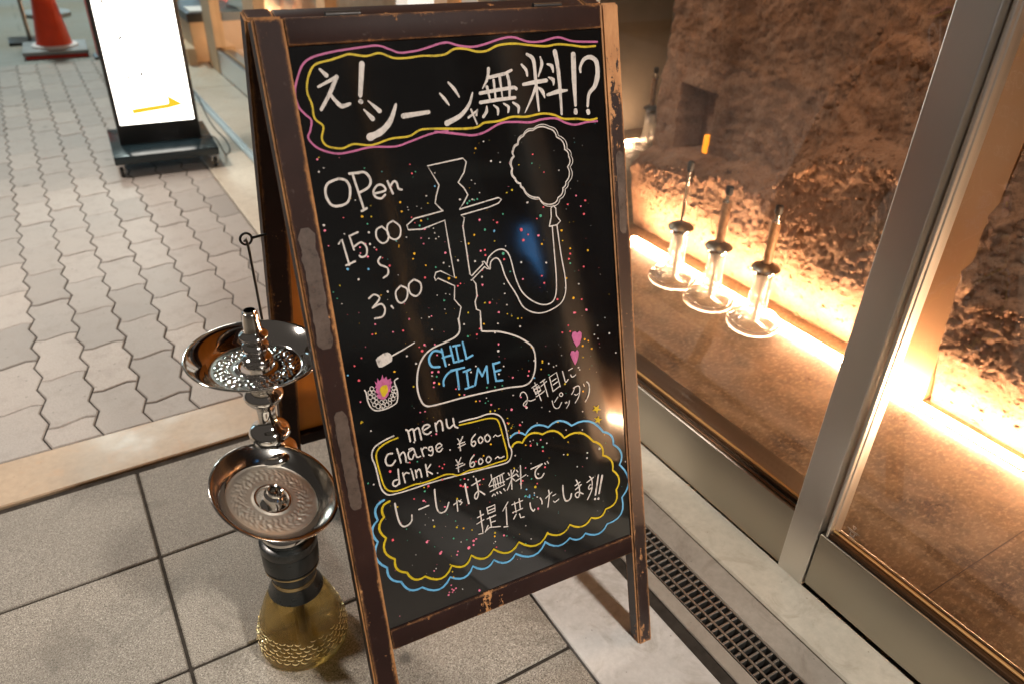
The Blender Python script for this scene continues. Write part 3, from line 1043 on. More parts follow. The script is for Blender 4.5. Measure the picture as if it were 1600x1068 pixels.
DRAW={
 'heading':"""l|33 61|344 8009 410 7936
l|33 57 48|289 7811 528 7904
c|57 53 43|534 7909 423 7731 279 7544
c|44 48 63 39|420 7713 479 7621 545 7561 649 7580
l|78 54|878 8036 797 7665
l|64|788 7599 795 7592
l|20 65|888 7593 1019 7461
l|20 65|816 7496 913 7374
c|36 76 87 102|1247 7519 1146 7332 1006 7210 839 7154
l|73 57|1327 7369 1683 7386
c|27 49 17|2011 7734 2090 7638 2146 7536
c|27 48 17|1874 7604 1932 7531 1986 7446
c|22 47 62 82|2346 7577 2273 7427 2131 7300 1923 7221
l|33|2246 7263 2398 7348 2367 7284
l|30 23|2296 7364 2362 7166
c|50 45 15|2620 7864 2588 7738 2499 7617
l|48|2624 7752 2853 7783
l|38 43|2868 7787 2962 7822
c|46 49 31|2894 7774 2914 7644 2898 7468
l|38 28|2680 7714 2682 7474
l|48 20|2776 7736 2788 7477
l|43 28|2569 7635 2598 7463
l|51|2458 7560 2720 7582 2986 7597 3012 7577
l|51|2450 7441 2719 7456 2978 7461
c|20 51 41|2534 7386 2523 7317 2467 7251
c|20 43 26|2642 7389 2698 7336 2692 7260
c|23 46 23|2795 7399 2866 7345 2851 7275
c|31 52 23|2943 7398 3021 7338 3012 7254
c|36 47 34|3131 7882 3193 7807 3204 7736
c|26 55 21|3434 7963 3450 7867 3380 7711
c|45 60 52 47 34|3229 8010 3321 7934 3331 7685 3334 7505 3342 7256
l|47 68 53|3131 7623 3311 7639 3504 7649
c|47 40 13|3322 7578 3239 7429 3115 7246
c|19 66 19|3355 7570 3422 7510 3452 7423
c|27 58 24|3537 7862 3607 7833 3621 7751
c|21 61 21|3542 7688 3611 7647 3612 7580
c|75 67 56 35|3676 8019 3703 7839 3714 7560 3711 7173
l|46 68 32|3504 7455 3692 7489 3827 7490
l|87 90 46|3975 7960 3959 7640 3952 7276
l|72|3946 7201 3947 7176
c|39 50 61 75 86 61 42|4075 7723 4078 7790 4150 7889 4259 7910 4354 7845 4364 7672 4305 7515 4195 7411 4158 7245
l|70|4157 7174 4162 7153""",
 'pink_outline':"""c|30|4395 8110 3996 8139 3742 8204 3483 8165 3265 8172 3057 8238 2875 8235 2600 8175 2422 8152 2224 8178 2061 8226 1891 8206
c|27|1890 8203 1689 8159 1551 8143 1389 8139 1265 8188 1116 8239 910 8231 604 8207 403 8180 252 8144 143 8072 57 7931 -4 7765 10 7603 76 7504 136 7429 103 7314 62 7224 140 7108 277 7032 423 6996 606 7007 845 7030 1163 7002 1389 7045 1678 7109 1926 7124
c|32|1741 7128 1909 7100 2107 7059 2280 7028 2463 7049 2718 7142 2935 7140 3184 7110 3379 7132 3607 7124 3766 7048 3930 7005 4136 7024 4309 7018""",
 'yellow_outline':"""c|31|4357 8056 4155 8056 3959 8088 3733 8113 3540 8098 3291 8125 3048 8158 2805 8151 2620 8091 2473 8090 2333 8128 2163 8142 2014 8083 1872 8072
c|27|1872 8072 1678 8083 1486 8071 1301 8082 1128 8149 943 8125 746 8160 643 8143 488 8107 325 8079 242 8021 170 7889 145 7753 176 7612 181 7448 269 7345 227 7206 277 7105 459 7056 619 7092 849 7054 1124 7106 1371 7110 1561 7177 1929 7150
c|32|1746 7168 2145 7128 2352 7126 2478 7173 2691 7174 2911 7211 3129 7191 3387 7210 3579 7176 3738 7106 3971 7084 4173 7048 4305 7058""",
 'hours':"""c|34|350 6693 201 6648 156 6528 197 6394 292 6354 425 6391 479 6542 445 6656 350 6693
c|34|500 6737 602 6734 704 6727 763 6634 726 6539 581 6479
l|32|540 6732 618 6262
l|33|584 6247 656 6273
c|31|781 6445 938 6464 916 6534 843 6543 779 6472 799 6398 870 6372 929 6410
l|31|988 6579 1037 6410
c|31|1008 6501 1071 6564 1111 6538 1122 6466 1167 6445""",
 'times':"""l|27|217 5878 265 5931 307 5583
l|27|265 5585 392 5616
l|27|369 5955 489 5986
l|27|369 5955 401 5768
c|27|407 5805 509 5849 571 5776 555 5675 488 5655 460 5681
l|29|634 5963 635 5957
l|29|624 5809 625 5803
c|25|823 6009 743 5977 727 5875 789 5792 868 5810 895 5911 823 6009
c|25|983 6059 900 6014 890 5880 967 5811 1049 5843 1068 5967 983 6059
c|26|739 5611 699 5565 723 5508 812 5449 806 5364 738 5327
c|26|497 5090 575 5128 641 5061 526 4954
c|26|526 4954 651 4982 693 4897 646 4808 534 4803
l|30|766 5134 769 5127
l|26|787 4926 808 4890
c|26|960 5176 876 5101 885 4978 946 4937 1023 4994 1041 5112 960 5176
c|27|1160 5225 1077 5171 1077 5050 1160 4989 1238 5051 1242 5161 1160 5225""",
 'hookah_sketch':"""l|20|1708 6082 1611 6201 1637 6288 1700 6434 1570 6705 2097 6744 2139 6687 2086 6552 1984 6430 2060 6347 2106 6248 2035 6153 1951 6067 2570 6144 2612 6111 2561 6064 2405 6032 1969 5985 2013 5943 1978 5828 1999 5139 2020 5113 2220 5252 2208 5282 2239 5285 2264 5244 2315 5151 2271 5173 2238 5207 2029 5063 2071 4985 2068 4815 2026 4724 2034 4616 2091 4581 2083 4443
c|27|2083 4468 2076 4314 2108 4269 2353 4208 2597 4093 2779 3961 2897 3811 2904 3560 2833 3359 2689 3276 2379 3314 1743 3350 1253 3353 1077 3380 1006 3503 987 3714 1043 3962 1154 4122 1297 4203 1495 4243 1666 4290 1738 4375 1738 4542
l|19|1702 6083 1282 6042 1166 5969 1179 5907 1370 5885 1719 5954 1734 5599 1760 5134 1562 5270 1489 5262 1460 5199 1473 5150 1511 5176 1745 5020 1714 4830 1763 4750 1801 4699 1739 4518
c|21|2279 5242 2321 5332 2453 5407 2576 5394 2656 5273 2715 4947 2816 4694 3025 4504 3220 4448 3346 4528 3395 4788 3399 5258 3400 5604
c|21|2322 5163 2343 5258 2425 5300 2494 5231 2559 4977 2690 4720 2794 4492 2978 4364 3176 4337 3420 4407 3529 4552 3551 4788 3509 5181 3482 5605
l|21|3352 5617 3397 5746 3403 5873 3445 5903 3484 5861 3486 5747 3547 5661 3483 5614 3357 5610
l|20|3219 6998 3260 7019 3301 7032 3343 7036 3385 7032 3427 7020 3471 6999 3506 6986 3536 6970 3559 6950 3576 6926 3587 6898 3592 6866 3634 6844 3668 6818 3692 6789 3708 6755 3716 6718 3714 6677 3735 6664 3752 6650 3763 6633 3770 6616 3773 6596 3770 6575 3783 6547 3789 6520 3788 6495 3779 6471 3763 6448 3740 6427 3758 6385 3764 6346 3761 6308 3747 6274 3723 6241 3688 6211 3688 6193 3684 6177 3676 6163 3665 6152 3650 6142 3631 6135 3631 6105 3625 6078 3612 6055 3593 6036 3568 6020 3537 6008 3527 5983 3513 5963 3494 5947 3472 5936 3445 5929 3414 5927 3368 5932 3327 5943 3292 5961 3261 5985 3236 6016 3217 6053 3159 6062 3109 6079 3066 6103 3030 6135 3002 6175 2981 6223 2966 6232 2955 6242 2947 6254 2942 6267 2940 6281 2942 6296 2921 6302 2903 6312 2889 6323 2878 6337 2870 6354 2866 6373 2846 6394 2831 6416 2823 6438 2821 6462 2825 6486 2836 6511 2824 6544 2820 6574 2824 6603 2835 6630 2855 6655 2882 6678 2872 6691 2866 6705 2864 6718 2865 6731 2870 6744 2878 6758 2884 6776 2892 6792 2904 6806 2919 6816 2938 6823 2960 6828 2963 6854 2972 6877 2985 6897 3004 6913 3028 6926 3058 6935 3077 6960 3099 6978 3124 6991 3153 6999 3184 7001 3219 6998
l|12|3228 7022 3271 7047 3314 7062 3359 7067 3403 7062 3449 7048 3495 7023 3534 7011 3566 6995 3591 6974 3609 6948 3620 6918 3624 6884 3671 6862 3708 6835 3735 6804 3751 6769 3758 6729 3754 6685 3777 6672 3796 6657 3809 6640 3816 6621 3818 6600 3814 6577 3829 6547 3837 6519 3836 6492 3826 6467 3808 6444 3782 6422 3803 6377 3812 6335 3809 6296 3794 6259 3766 6226 3727 6195 3728 6175 3724 6158 3717 6143 3704 6131 3688 6122 3667 6115 3668 6082 3663 6053 3650 6029 3629 6008 3602 5993 3567 5981 3557 5954 3543 5932 3524 5915 3499 5903 3470 5897 3437 5896 3386 5900 3342 5910 3304 5929 3272 5955 3246 5988 3226 6029 3163 6036 3109 6053 3063 6078 3025 6112 2996 6156 2976 6208 2960 6218 2947 6228 2938 6240 2933 6254 2932 6269 2935 6285 2911 6291 2892 6301 2877 6313 2866 6328 2858 6346 2855 6366 2831 6388 2815 6411 2806 6435 2804 6459 2809 6485 2822 6511 2808 6546 2802 6579 2806 6609 2818 6637 2840 6663 2871 6687 2860 6700 2853 6714 2850 6728 2851 6742 2857 6756 2867 6770 2872 6791 2880 6808 2893 6822 2909 6833 2929 6840 2953 6843 2955 6872 2964 6897 2978 6918 2998 6935 3024 6948 3057 6956 3076 6984 3099 7004 3126 7018 3156 7026 3190 7027 3228 7022""",
 'blue_name':"""c|35|1432 4113 1305 4158 1219 4063 1245 3940 1359 3906
l|32|1424 4158 1454 3895
l|32|1560 4170 1586 3915
l|32|1421 4028 1572 4036
l|32|1604 4160 1709 4155
l|32|1647 4149 1662 3911
l|33|1602 3917 1723 3917
l|33|1758 4182 1786 3925
l|33|1780 3927 1888 3954
l|33|1520 3807 1733 3802
l|33|1614 3784 1613 3497
l|33|1716 3740 1826 3752
l|33|1763 3746 1766 3481
l|33|1713 3476 1839 3486
l|34|1948 3736 1871 3490
l|34|1948 3736 2001 3602
l|34|2001 3602 2090 3737
l|34|2090 3737 2081 3475
l|34|2197 3750 2218 3470
l|34|2196 3741 2305 3745
l|34|2203 3618 2310 3621
l|34|2218 3470 2323 3452
c|33|1678 3803 1494 3790 1396 3697 1385 3610""",
 'coal_sketch':"""f|0|456 4232 481 4260 578 4298 638 4298 676 4262 690 4209 679 4163 639 4142 524 4108 482 4115 466 4166
l|27 17|689 4232 844 4277 1038 4343
c|20|234 3843 249 3789 251 3688 281 3573 350 3508 489 3497 632 3534 671 3587 690 3709 669 3860 724 3896
l|11|364 3833 354 3816 336 3810 318 3818 308 3837 312 3858 326 3870 346 3869 360 3854 364 3833
l|11|324 3788 315 3771 298 3766 282 3774 273 3791 276 3810 290 3822 307 3820 321 3807 324 3788
l|11|375 3780 367 3766 352 3761 336 3768 328 3784 331 3801 343 3811 360 3810 372 3798 375 3780
l|11|324 3719 313 3700 294 3693 274 3703 264 3723 267 3746 283 3759 304 3758 320 3742 324 3719
l|11|372 3725 364 3710 349 3705 334 3712 326 3728 328 3745 341 3756 357 3755 369 3742 372 3725
l|11|359 3659 348 3638 327 3632 305 3642 294 3664 298 3688 315 3703 338 3701 355 3684 359 3659
l|11|400 3686 393 3673 379 3668 365 3675 358 3689 360 3705 372 3714 386 3713 397 3702 400 3686
l|11|397 3624 388 3606 369 3600 351 3609 341 3628 345 3649 360 3661 379 3660 394 3645 397 3624
l|11|414 3556 403 3536 383 3530 363 3540 353 3561 356 3583 372 3597 394 3595 410 3579 414 3556
l|11|360 3596 351 3580 334 3574 318 3582 309 3600 312 3619 325 3631 343 3629 357 3615 360 3596
l|11|466 3605 457 3589 440 3583 423 3591 414 3609 417 3628 431 3640 449 3638 462 3625 466 3605
l|11|479 3538 468 3519 448 3512 428 3522 417 3543 421 3566 437 3579 458 3578 475 3561 479 3538
l|11|518 3603 510 3588 495 3583 479 3591 471 3607 474 3624 486 3635 503 3634 515 3621 518 3603
l|11|539 3547 530 3529 511 3523 492 3532 482 3551 486 3572 501 3585 520 3583 536 3568 539 3547
l|11|587 3610 579 3595 564 3590 548 3597 540 3614 543 3631 555 3642 572 3640 584 3628 587 3610
l|11|582 3560 573 3544 556 3539 539 3547 530 3565 533 3584 547 3596 565 3594 579 3580 582 3560
l|11|640 3609 631 3592 614 3587 596 3595 587 3613 590 3632 604 3644 622 3642 636 3628 640 3609
l|11|624 3663 617 3650 603 3646 589 3652 581 3667 584 3682 595 3692 610 3691 622 3680 624 3663
l|11|666 3659 657 3642 640 3637 623 3645 613 3663 616 3682 630 3694 648 3692 662 3678 666 3659
l|11|690 3709 682 3694 666 3689 651 3697 642 3713 645 3730 657 3741 674 3740 687 3727 690 3709
l|11|670 3765 661 3749 644 3743 627 3751 617 3769 620 3788 634 3800 652 3799 666 3785 670 3765
l|11|643 3722 637 3710 624 3706 612 3712 605 3725 607 3739 617 3747 630 3746 641 3736 643 3722
l|11|449 3514 441 3499 426 3495 410 3502 402 3518 405 3536 417 3546 433 3545 446 3532 449 3514""",
 'pink_flame':"""f|0|375 3780 402 3836 372 3837 402 3873 390 3938 420 3899 436 3976 458 3921 489 3950 514 4008 521 3936 562 3962 572 3910 623 3922 617 3880 639 3868 609 3831 616 3792 592 3773 594 3735 563 3730 549 3684 500 3646 451 3647 407 3678 382 3735 417 3738""",
 'yellow_core':"""f|0|438 3795 462 3832 495 3849 550 3844 560 3794 555 3745 524 3716 500 3684 464 3688 453 3735""",
 'hearts':"""f|0|3657 3661 3604 3777 3583 3858 3603 3917 3660 3917 3686 3886 3731 3909 3770 3867 3758 3792 3713 3700
f|0|3604 3376 3552 3505 3532 3575 3553 3621 3591 3620 3623 3592 3663 3621 3688 3576 3675 3501 3636 3420""",
 'stars':"""f|0|3988 2591 3975 2541 4024 2499 3965 2506 3947 2458 3924 2513 3865 2525 3909 2551 3890 2606 3941 2569
f|0|3972 2406 3979 2354 4032 2329 3983 2318 3986 2266 3947 2311 3896 2305 3922 2344 3888 2391 3942 2370""",
 'slogan':"""c|18|2589 3125 2608 3169 2656 3177 2694 3133 2710 3066 2698 2997 2660 2949 2632 2959 2641 2995 2701 3023 2765 2999 2843 3007
l|17|2806 3205 2900 3239
l|17|2861 3276 2944 2957
l|17|2829 3150 2926 3214 2955 3121 2860 3084
l|17|2845 3173 2947 3182
l|17|2860 3084 2851 3135
l|17|2831 3190 2860 3084
l|17|2854 3117 2951 3127
l|17|2861 3043 2960 3071 3016 3101
l|17|2959 3250 3046 3286
l|17|2967 3190 3069 3244
l|17|3017 3253 3069 2992
l|17|3123 3298 3259 3344 3304 3093
l|17|3128 3296 3167 3052
l|17|3167 3052 3306 3111
l|17|3164 3220 3245 3248
l|17|3178 3158 3264 3189
c|19|3367 3335 3387 3230 3408 3143 3456 3176
l|17|3481 3320 3549 3339
c|17|3512 3239 3524 3204 3558 3196 3600 3217
c|17|3138 2900 3154 2809 3189 2758 3248 2755 3305 2827
l|17|3245 2935 3177 2866
c|15|3310 2995 3279 2976 3285 2943 3319 2929 3339 2960 3310 2995
l|15|3368 2810 3381 2788
l|15|3393 2812 3402 2794
c|17|3446 2816 3429 2761 3384 2708
c|17|3563 3021 3538 2963 3498 2913
c|19|3541 3008 3604 3024 3648 3007 3655 2941 3623 2838 3552 2753
c|15|3552 2899 3581 2877 3633 2900
l|17|3731 3027 3743 2987
c|22|3794 3048 3831 2997 3833 2903 3805 2808 3741 2722""",
 'menu_lettering':"""c|28|728 3104 754 3074 765 2912
c|28|753 3068 813 3093 836 3058 839 2904
c|28|843 3056 896 3083 921 3055 933 2893
c|27|972 3018 1086 3057 1041 3099 979 3067 982 2986 1034 2946 1095 2967
l|27|1176 3083 1179 2950
c|27|1178 3045 1237 3102 1276 3068 1279 2935
c|28|1352 3091 1353 2987 1383 2942 1439 2970
c|28|1460 3075 1467 2955 1513 2911
c|28|477 2811 409 2817 363 2745 378 2660 444 2639 503 2693
l|25|554 2860 582 2632
c|25|570 2738 633 2784 660 2725 658 2619
c|24|774 2778 713 2752 708 2666 753 2637 791 2699
c|24|727 2799 790 2795 813 2707 832 2642 882 2641
l|23|907 2759 931 2626
c|23|915 2719 957 2758 997 2739
c|22|1077 2737 1034 2742 1021 2702 1054 2677 1081 2713
c|22|1077 2737 1082 2653 1051 2603 1010 2623
c|23|1134 2675 1226 2706 1196 2753 1141 2725 1145 2649 1185 2622 1234 2659
c|26|489 2388 440 2390 413 2347 434 2302 484 2308 513 2358
l|26|523 2547 510 2314
l|24|582 2469 597 2308
c|24|585 2416 626 2455 673 2432
l|24|719 2455 733 2308
l|24|707 2491 712 2484
l|25|776 2451 780 2330
c|25|776 2406 826 2450 849 2413 854 2314
l|25|940 2489 945 2299
l|25|1016 2464 940 2391 1024 2311
l|18|1490 2739 1520 2677
l|18|1575 2751 1524 2676
l|18|1513 2679 1509 2537
l|18|1479 2652 1593 2655
l|18|1480 2599 1603 2622
l|18|1418 2416 1447 2353
l|18|1502 2428 1452 2352
l|18|1440 2356 1436 2211
l|18|1406 2328 1520 2330
l|18|1407 2275 1531 2296
c|23|1780 2728 1716 2671 1698 2586 1731 2545 1766 2580 1748 2624 1703 2607
c|23|1861 2666 1820 2640 1823 2578 1856 2561 1892 2603 1861 2666
c|23|1978 2667 1928 2639 1935 2568 1979 2550 2016 2597 1978 2667
c|20|2071 2596 2105 2617 2141 2588 2194 2593
c|23|1712 2398 1651 2340 1633 2253 1667 2219 1704 2246 1692 2296 1640 2274
c|23|1818 2318 1781 2291 1780 2237 1815 2223 1850 2262 1818 2318
c|23|1950 2308 1908 2282 1909 2228 1946 2208 1990 2249 1950 2308
c|20|2060 2235 2102 2253 2137 2218 2210 2227""",
 'menu_box':"""c|24|537 3067 389 3039 259 2993 197 2926 179 2831 202 2723 215 2588 223 2424 245 2299 314 2204 422 2179 648 2171 969 2177 1294 2162 1595 2141 1888 2122 2124 2105 2270 2114 2337 2204 2347 2295 2316 2383 2304 2558 2278 2750 2230 2879 2130 2960 2009 2987 1854 2978 1688 2987 1553 2989""",
 'menu_box_yellow':"""c|25|592 3021 438 3003 306 2950 246 2868 239 2740 254 2576 274 2393 313 2291 389 2236 513 2216 715 2231 857 2214 1033 2217 1213 2234 1329 2204 1429 2156 1600 2178 1814 2156 2051 2159 2227 2159 2263 2195 2261 2321 2225 2566 2198 2743 2164 2852 2091 2898 1970 2922 1787 2929 1547 2943""",
 'message':"""c|30 30 27 25|396 2033 401 1848 423 1696 473 1624 547 1627 606 1678 619 1764
l|28|740 1814 896 1827
c|28|1023 2051 1013 1874 1020 1713 1068 1641 1153 1654 1215 1767
l|22|1290 1705 1353 1726
l|22|1373 1744 1427 1694 1393 1669
l|22|1345 1759 1339 1576
l|17|1388 1720 1416 1747
c|31|1512 1979 1519 1813 1532 1642
l|24|1617 1923 1764 1960
c|24|1699 2010 1711 1877 1709 1748 1671 1674 1640 1706 1661 1764 1728 1785 1811 1699
l|20|1955 1991 1960 1910 1899 1829
l|20|1960 1910 2176 1949
l|20|1904 1806 2167 1806
l|20|1907 1717 2161 1756
l|20|2003 1911 2014 1754
l|20|2047 1911 2059 1761
l|20|2099 1923 2098 1785
l|20|2137 1932 2149 1782
l|20|1980 1903 1978 1759
l|20|1933 1628 1958 1656
l|20|2019 1672 2030 1639
l|20|2069 1663 2094 1625
l|21|2139 1690 2163 1645
l|20|1979 1649 1984 1625
l|22|2247 1925 2264 1883
l|22|2360 1947 2317 1888
l|22|2206 1829 2389 1865
l|22|2302 1959 2281 1635
l|22|2301 1813 2200 1648
l|22|2302 1827 2341 1770
l|22|2396 1928 2414 1893
l|22|2394 1848 2420 1811
l|22|2361 1749 2547 1799
l|22|2469 1985 2439 1597
l|25|2650 1869 2855 1892
c|26|2855 1892 2741 1832 2710 1753 2741 1676 2817 1666 2868 1717
l|18|2901 1892 2915 1869
l|18|2949 1907 2969 1867
l|22|1646 1353 1750 1375
l|22|1622 1251 1745 1281
l|22|1701 1452 1703 1057
l|22|1703 1057 1632 1066
l|22|1818 1462 1958 1472 1950 1364
l|22|1818 1462 1827 1355
l|22|1826 1407 1952 1415
l|22|1827 1355 1950 1364
l|22|1803 1275 1951 1289
l|22|1849 1295 1858 1121
l|22|1866 1192 1933 1191
l|22|1803 1155 1741 1066
l|22|1758 1082 1828 1116 2007 1066
l|22|2184 1438 2081 1318
l|22|2145 1362 2125 1053
l|22|2251 1370 2441 1379
l|22|2299 1398 2309 1214
l|23|2386 1428 2389 1247
l|23|2250 1228 2426 1241
l|23|2305 1178 2253 1113
l|23|2365 1164 2379 1091 2440 1084
l|23|2071 1035 2136 1019
c|26|2569 1290 2575 1197 2614 1129 2640 1151
c|26|2758 1316 2783 1254 2782 1201
c|24|2924 1399 2926 1297 2882 1106
l|22|2862 1276 2980 1344
l|20|2992 1274 3049 1285
c|22|2995 1176 3024 1148 3095 1178
c|30|3193 1393 3189 1231 3216 1112 3271 1093 3319 1126 3340 1192
l|24|3425 1316 3518 1346
l|24|3425 1242 3539 1296
c|24|3453 1410 3493 1287 3496 1164 3470 1086 3420 1110 3418 1165 3477 1176 3563 1116
l|23|3656 1300 3784 1350
c|23|3709 1392 3749 1324 3746 1202 3697 1157 3674 1196 3716 1237 3745 1190 3718 1101 3637 986
l|28 36|3886 1359 3801 1017
l|44 31|3960 1323 3873 1017
l|44|3785 947 3787 938
l|41|3850 934 3852 923""",
 'cloud_yellow':"""l|37|324 2093 271 2082 231 2061 205 2030 192 1988 193 1936 207 1874 155 1829 123 1780 109 1726 115 1667 140 1602 185 1532 147 1464 129 1398 131 1333 154 1270 198 1207 263 1146 252 1080 255 1021 272 970 303 926 349 888 409 858 437 786 472 731 513 693 560 672 615 668 676 682 766 604 851 557 929 543 1001 561 1066 613 1124 697 1198 644 1266 614 1327 610 1380 631 1425 676 1463 747 1535 675 1604 629 1670 609 1733 616 1793 650 1849 711 1934 628 2015 575 2092 552 2166 560 2235 599 2300 669 2405 575 2504 516 2597 493 2684 506 2763 556 2835 643
l|35|2826 636 2913 574 2995 536 3071 523 3141 536 3205 574 3262 638 3345 575 3424 536 3497 520 3566 529 3629 561 3687 618 3755 584 3816 568 3870 569 3915 588 3953 624 3983 678 4072 682 4143 704 4193 743 4223 801 4232 877 4222 970 4267 1026 4291 1085 4294 1148 4275 1214 4236 1282 4176 1354 4187 1421 4183 1483 4162 1541 4124 1593 4071 1641 4002 1684 4012 1747 4007 1806 3986 1860 3951 1908 3900 1952 3835 1991 3758 2093 3676 2169 3590 2218 3498 2241 3402 2239 3300 2212 3248 2289 3191 2347 3129 2385 3062 2405 2990 2406 2913 2389 2836 2434 2765 2458 2701 2462 2643 2445 2591 2409 2545 2352 2508 2375 2474 2388 2443 2391 2414 2384 2388 2367 2365 2340""",
 'cloud_blue':"""l|37|248 2139 186 2121 139 2091 108 2050 93 1997 93 1933 110 1857 56 1817 20 1770 2 1717 2 1657 20 1590 56 1515 11 1438 -12 1361 -12 1284 11 1207 57 1130 127 1052 121 980 128 915 150 859 185 811 235 771 300 739 331 657 370 593 417 546 472 518 535 508 606 516 696 437 781 388 861 370 937 384 1007 430 1072 508 1155 448 1231 414 1300 407 1363 427 1417 474 1465 548 1534 484 1600 443 1662 426 1722 433 1779 463 1831 518 1905 450 1975 407 2042 388 2105 394 2166 425 2222 481 2334 394 2439 342 2536 325 2625 343 2705 398 2776 489
l|35|2768 496 2849 415 2929 359 3009 328 3087 324 3164 345 3240 393 3299 346 3355 316 3408 303 3458 308 3504 329 3547 369 3641 308 3727 272 3805 262 3876 278 3939 320 3993 387 4117 390 4215 418 4285 472 4328 551 4342 655 4329 784 4417 865 4470 956 4487 1056 4467 1166 4413 1283 4323 1409 4362 1476 4378 1543 4373 1611 4345 1679 4296 1748 4225 1816 4229 1878 4219 1934 4195 1984 4158 2028 4107 2066 4043 2098 3964 2215 3878 2304 3783 2364 3681 2397 3571 2402 3454 2380 3382 2451 3312 2499 3241 2526 3170 2531 3099 2514 3027 2477 2944 2531 2867 2563 2795 2572 2729 2558 2668 2523 2612 2465 2567 2505 2523 2532 2480 2544 2438 2544 2396 2529 2355 2501""",
}
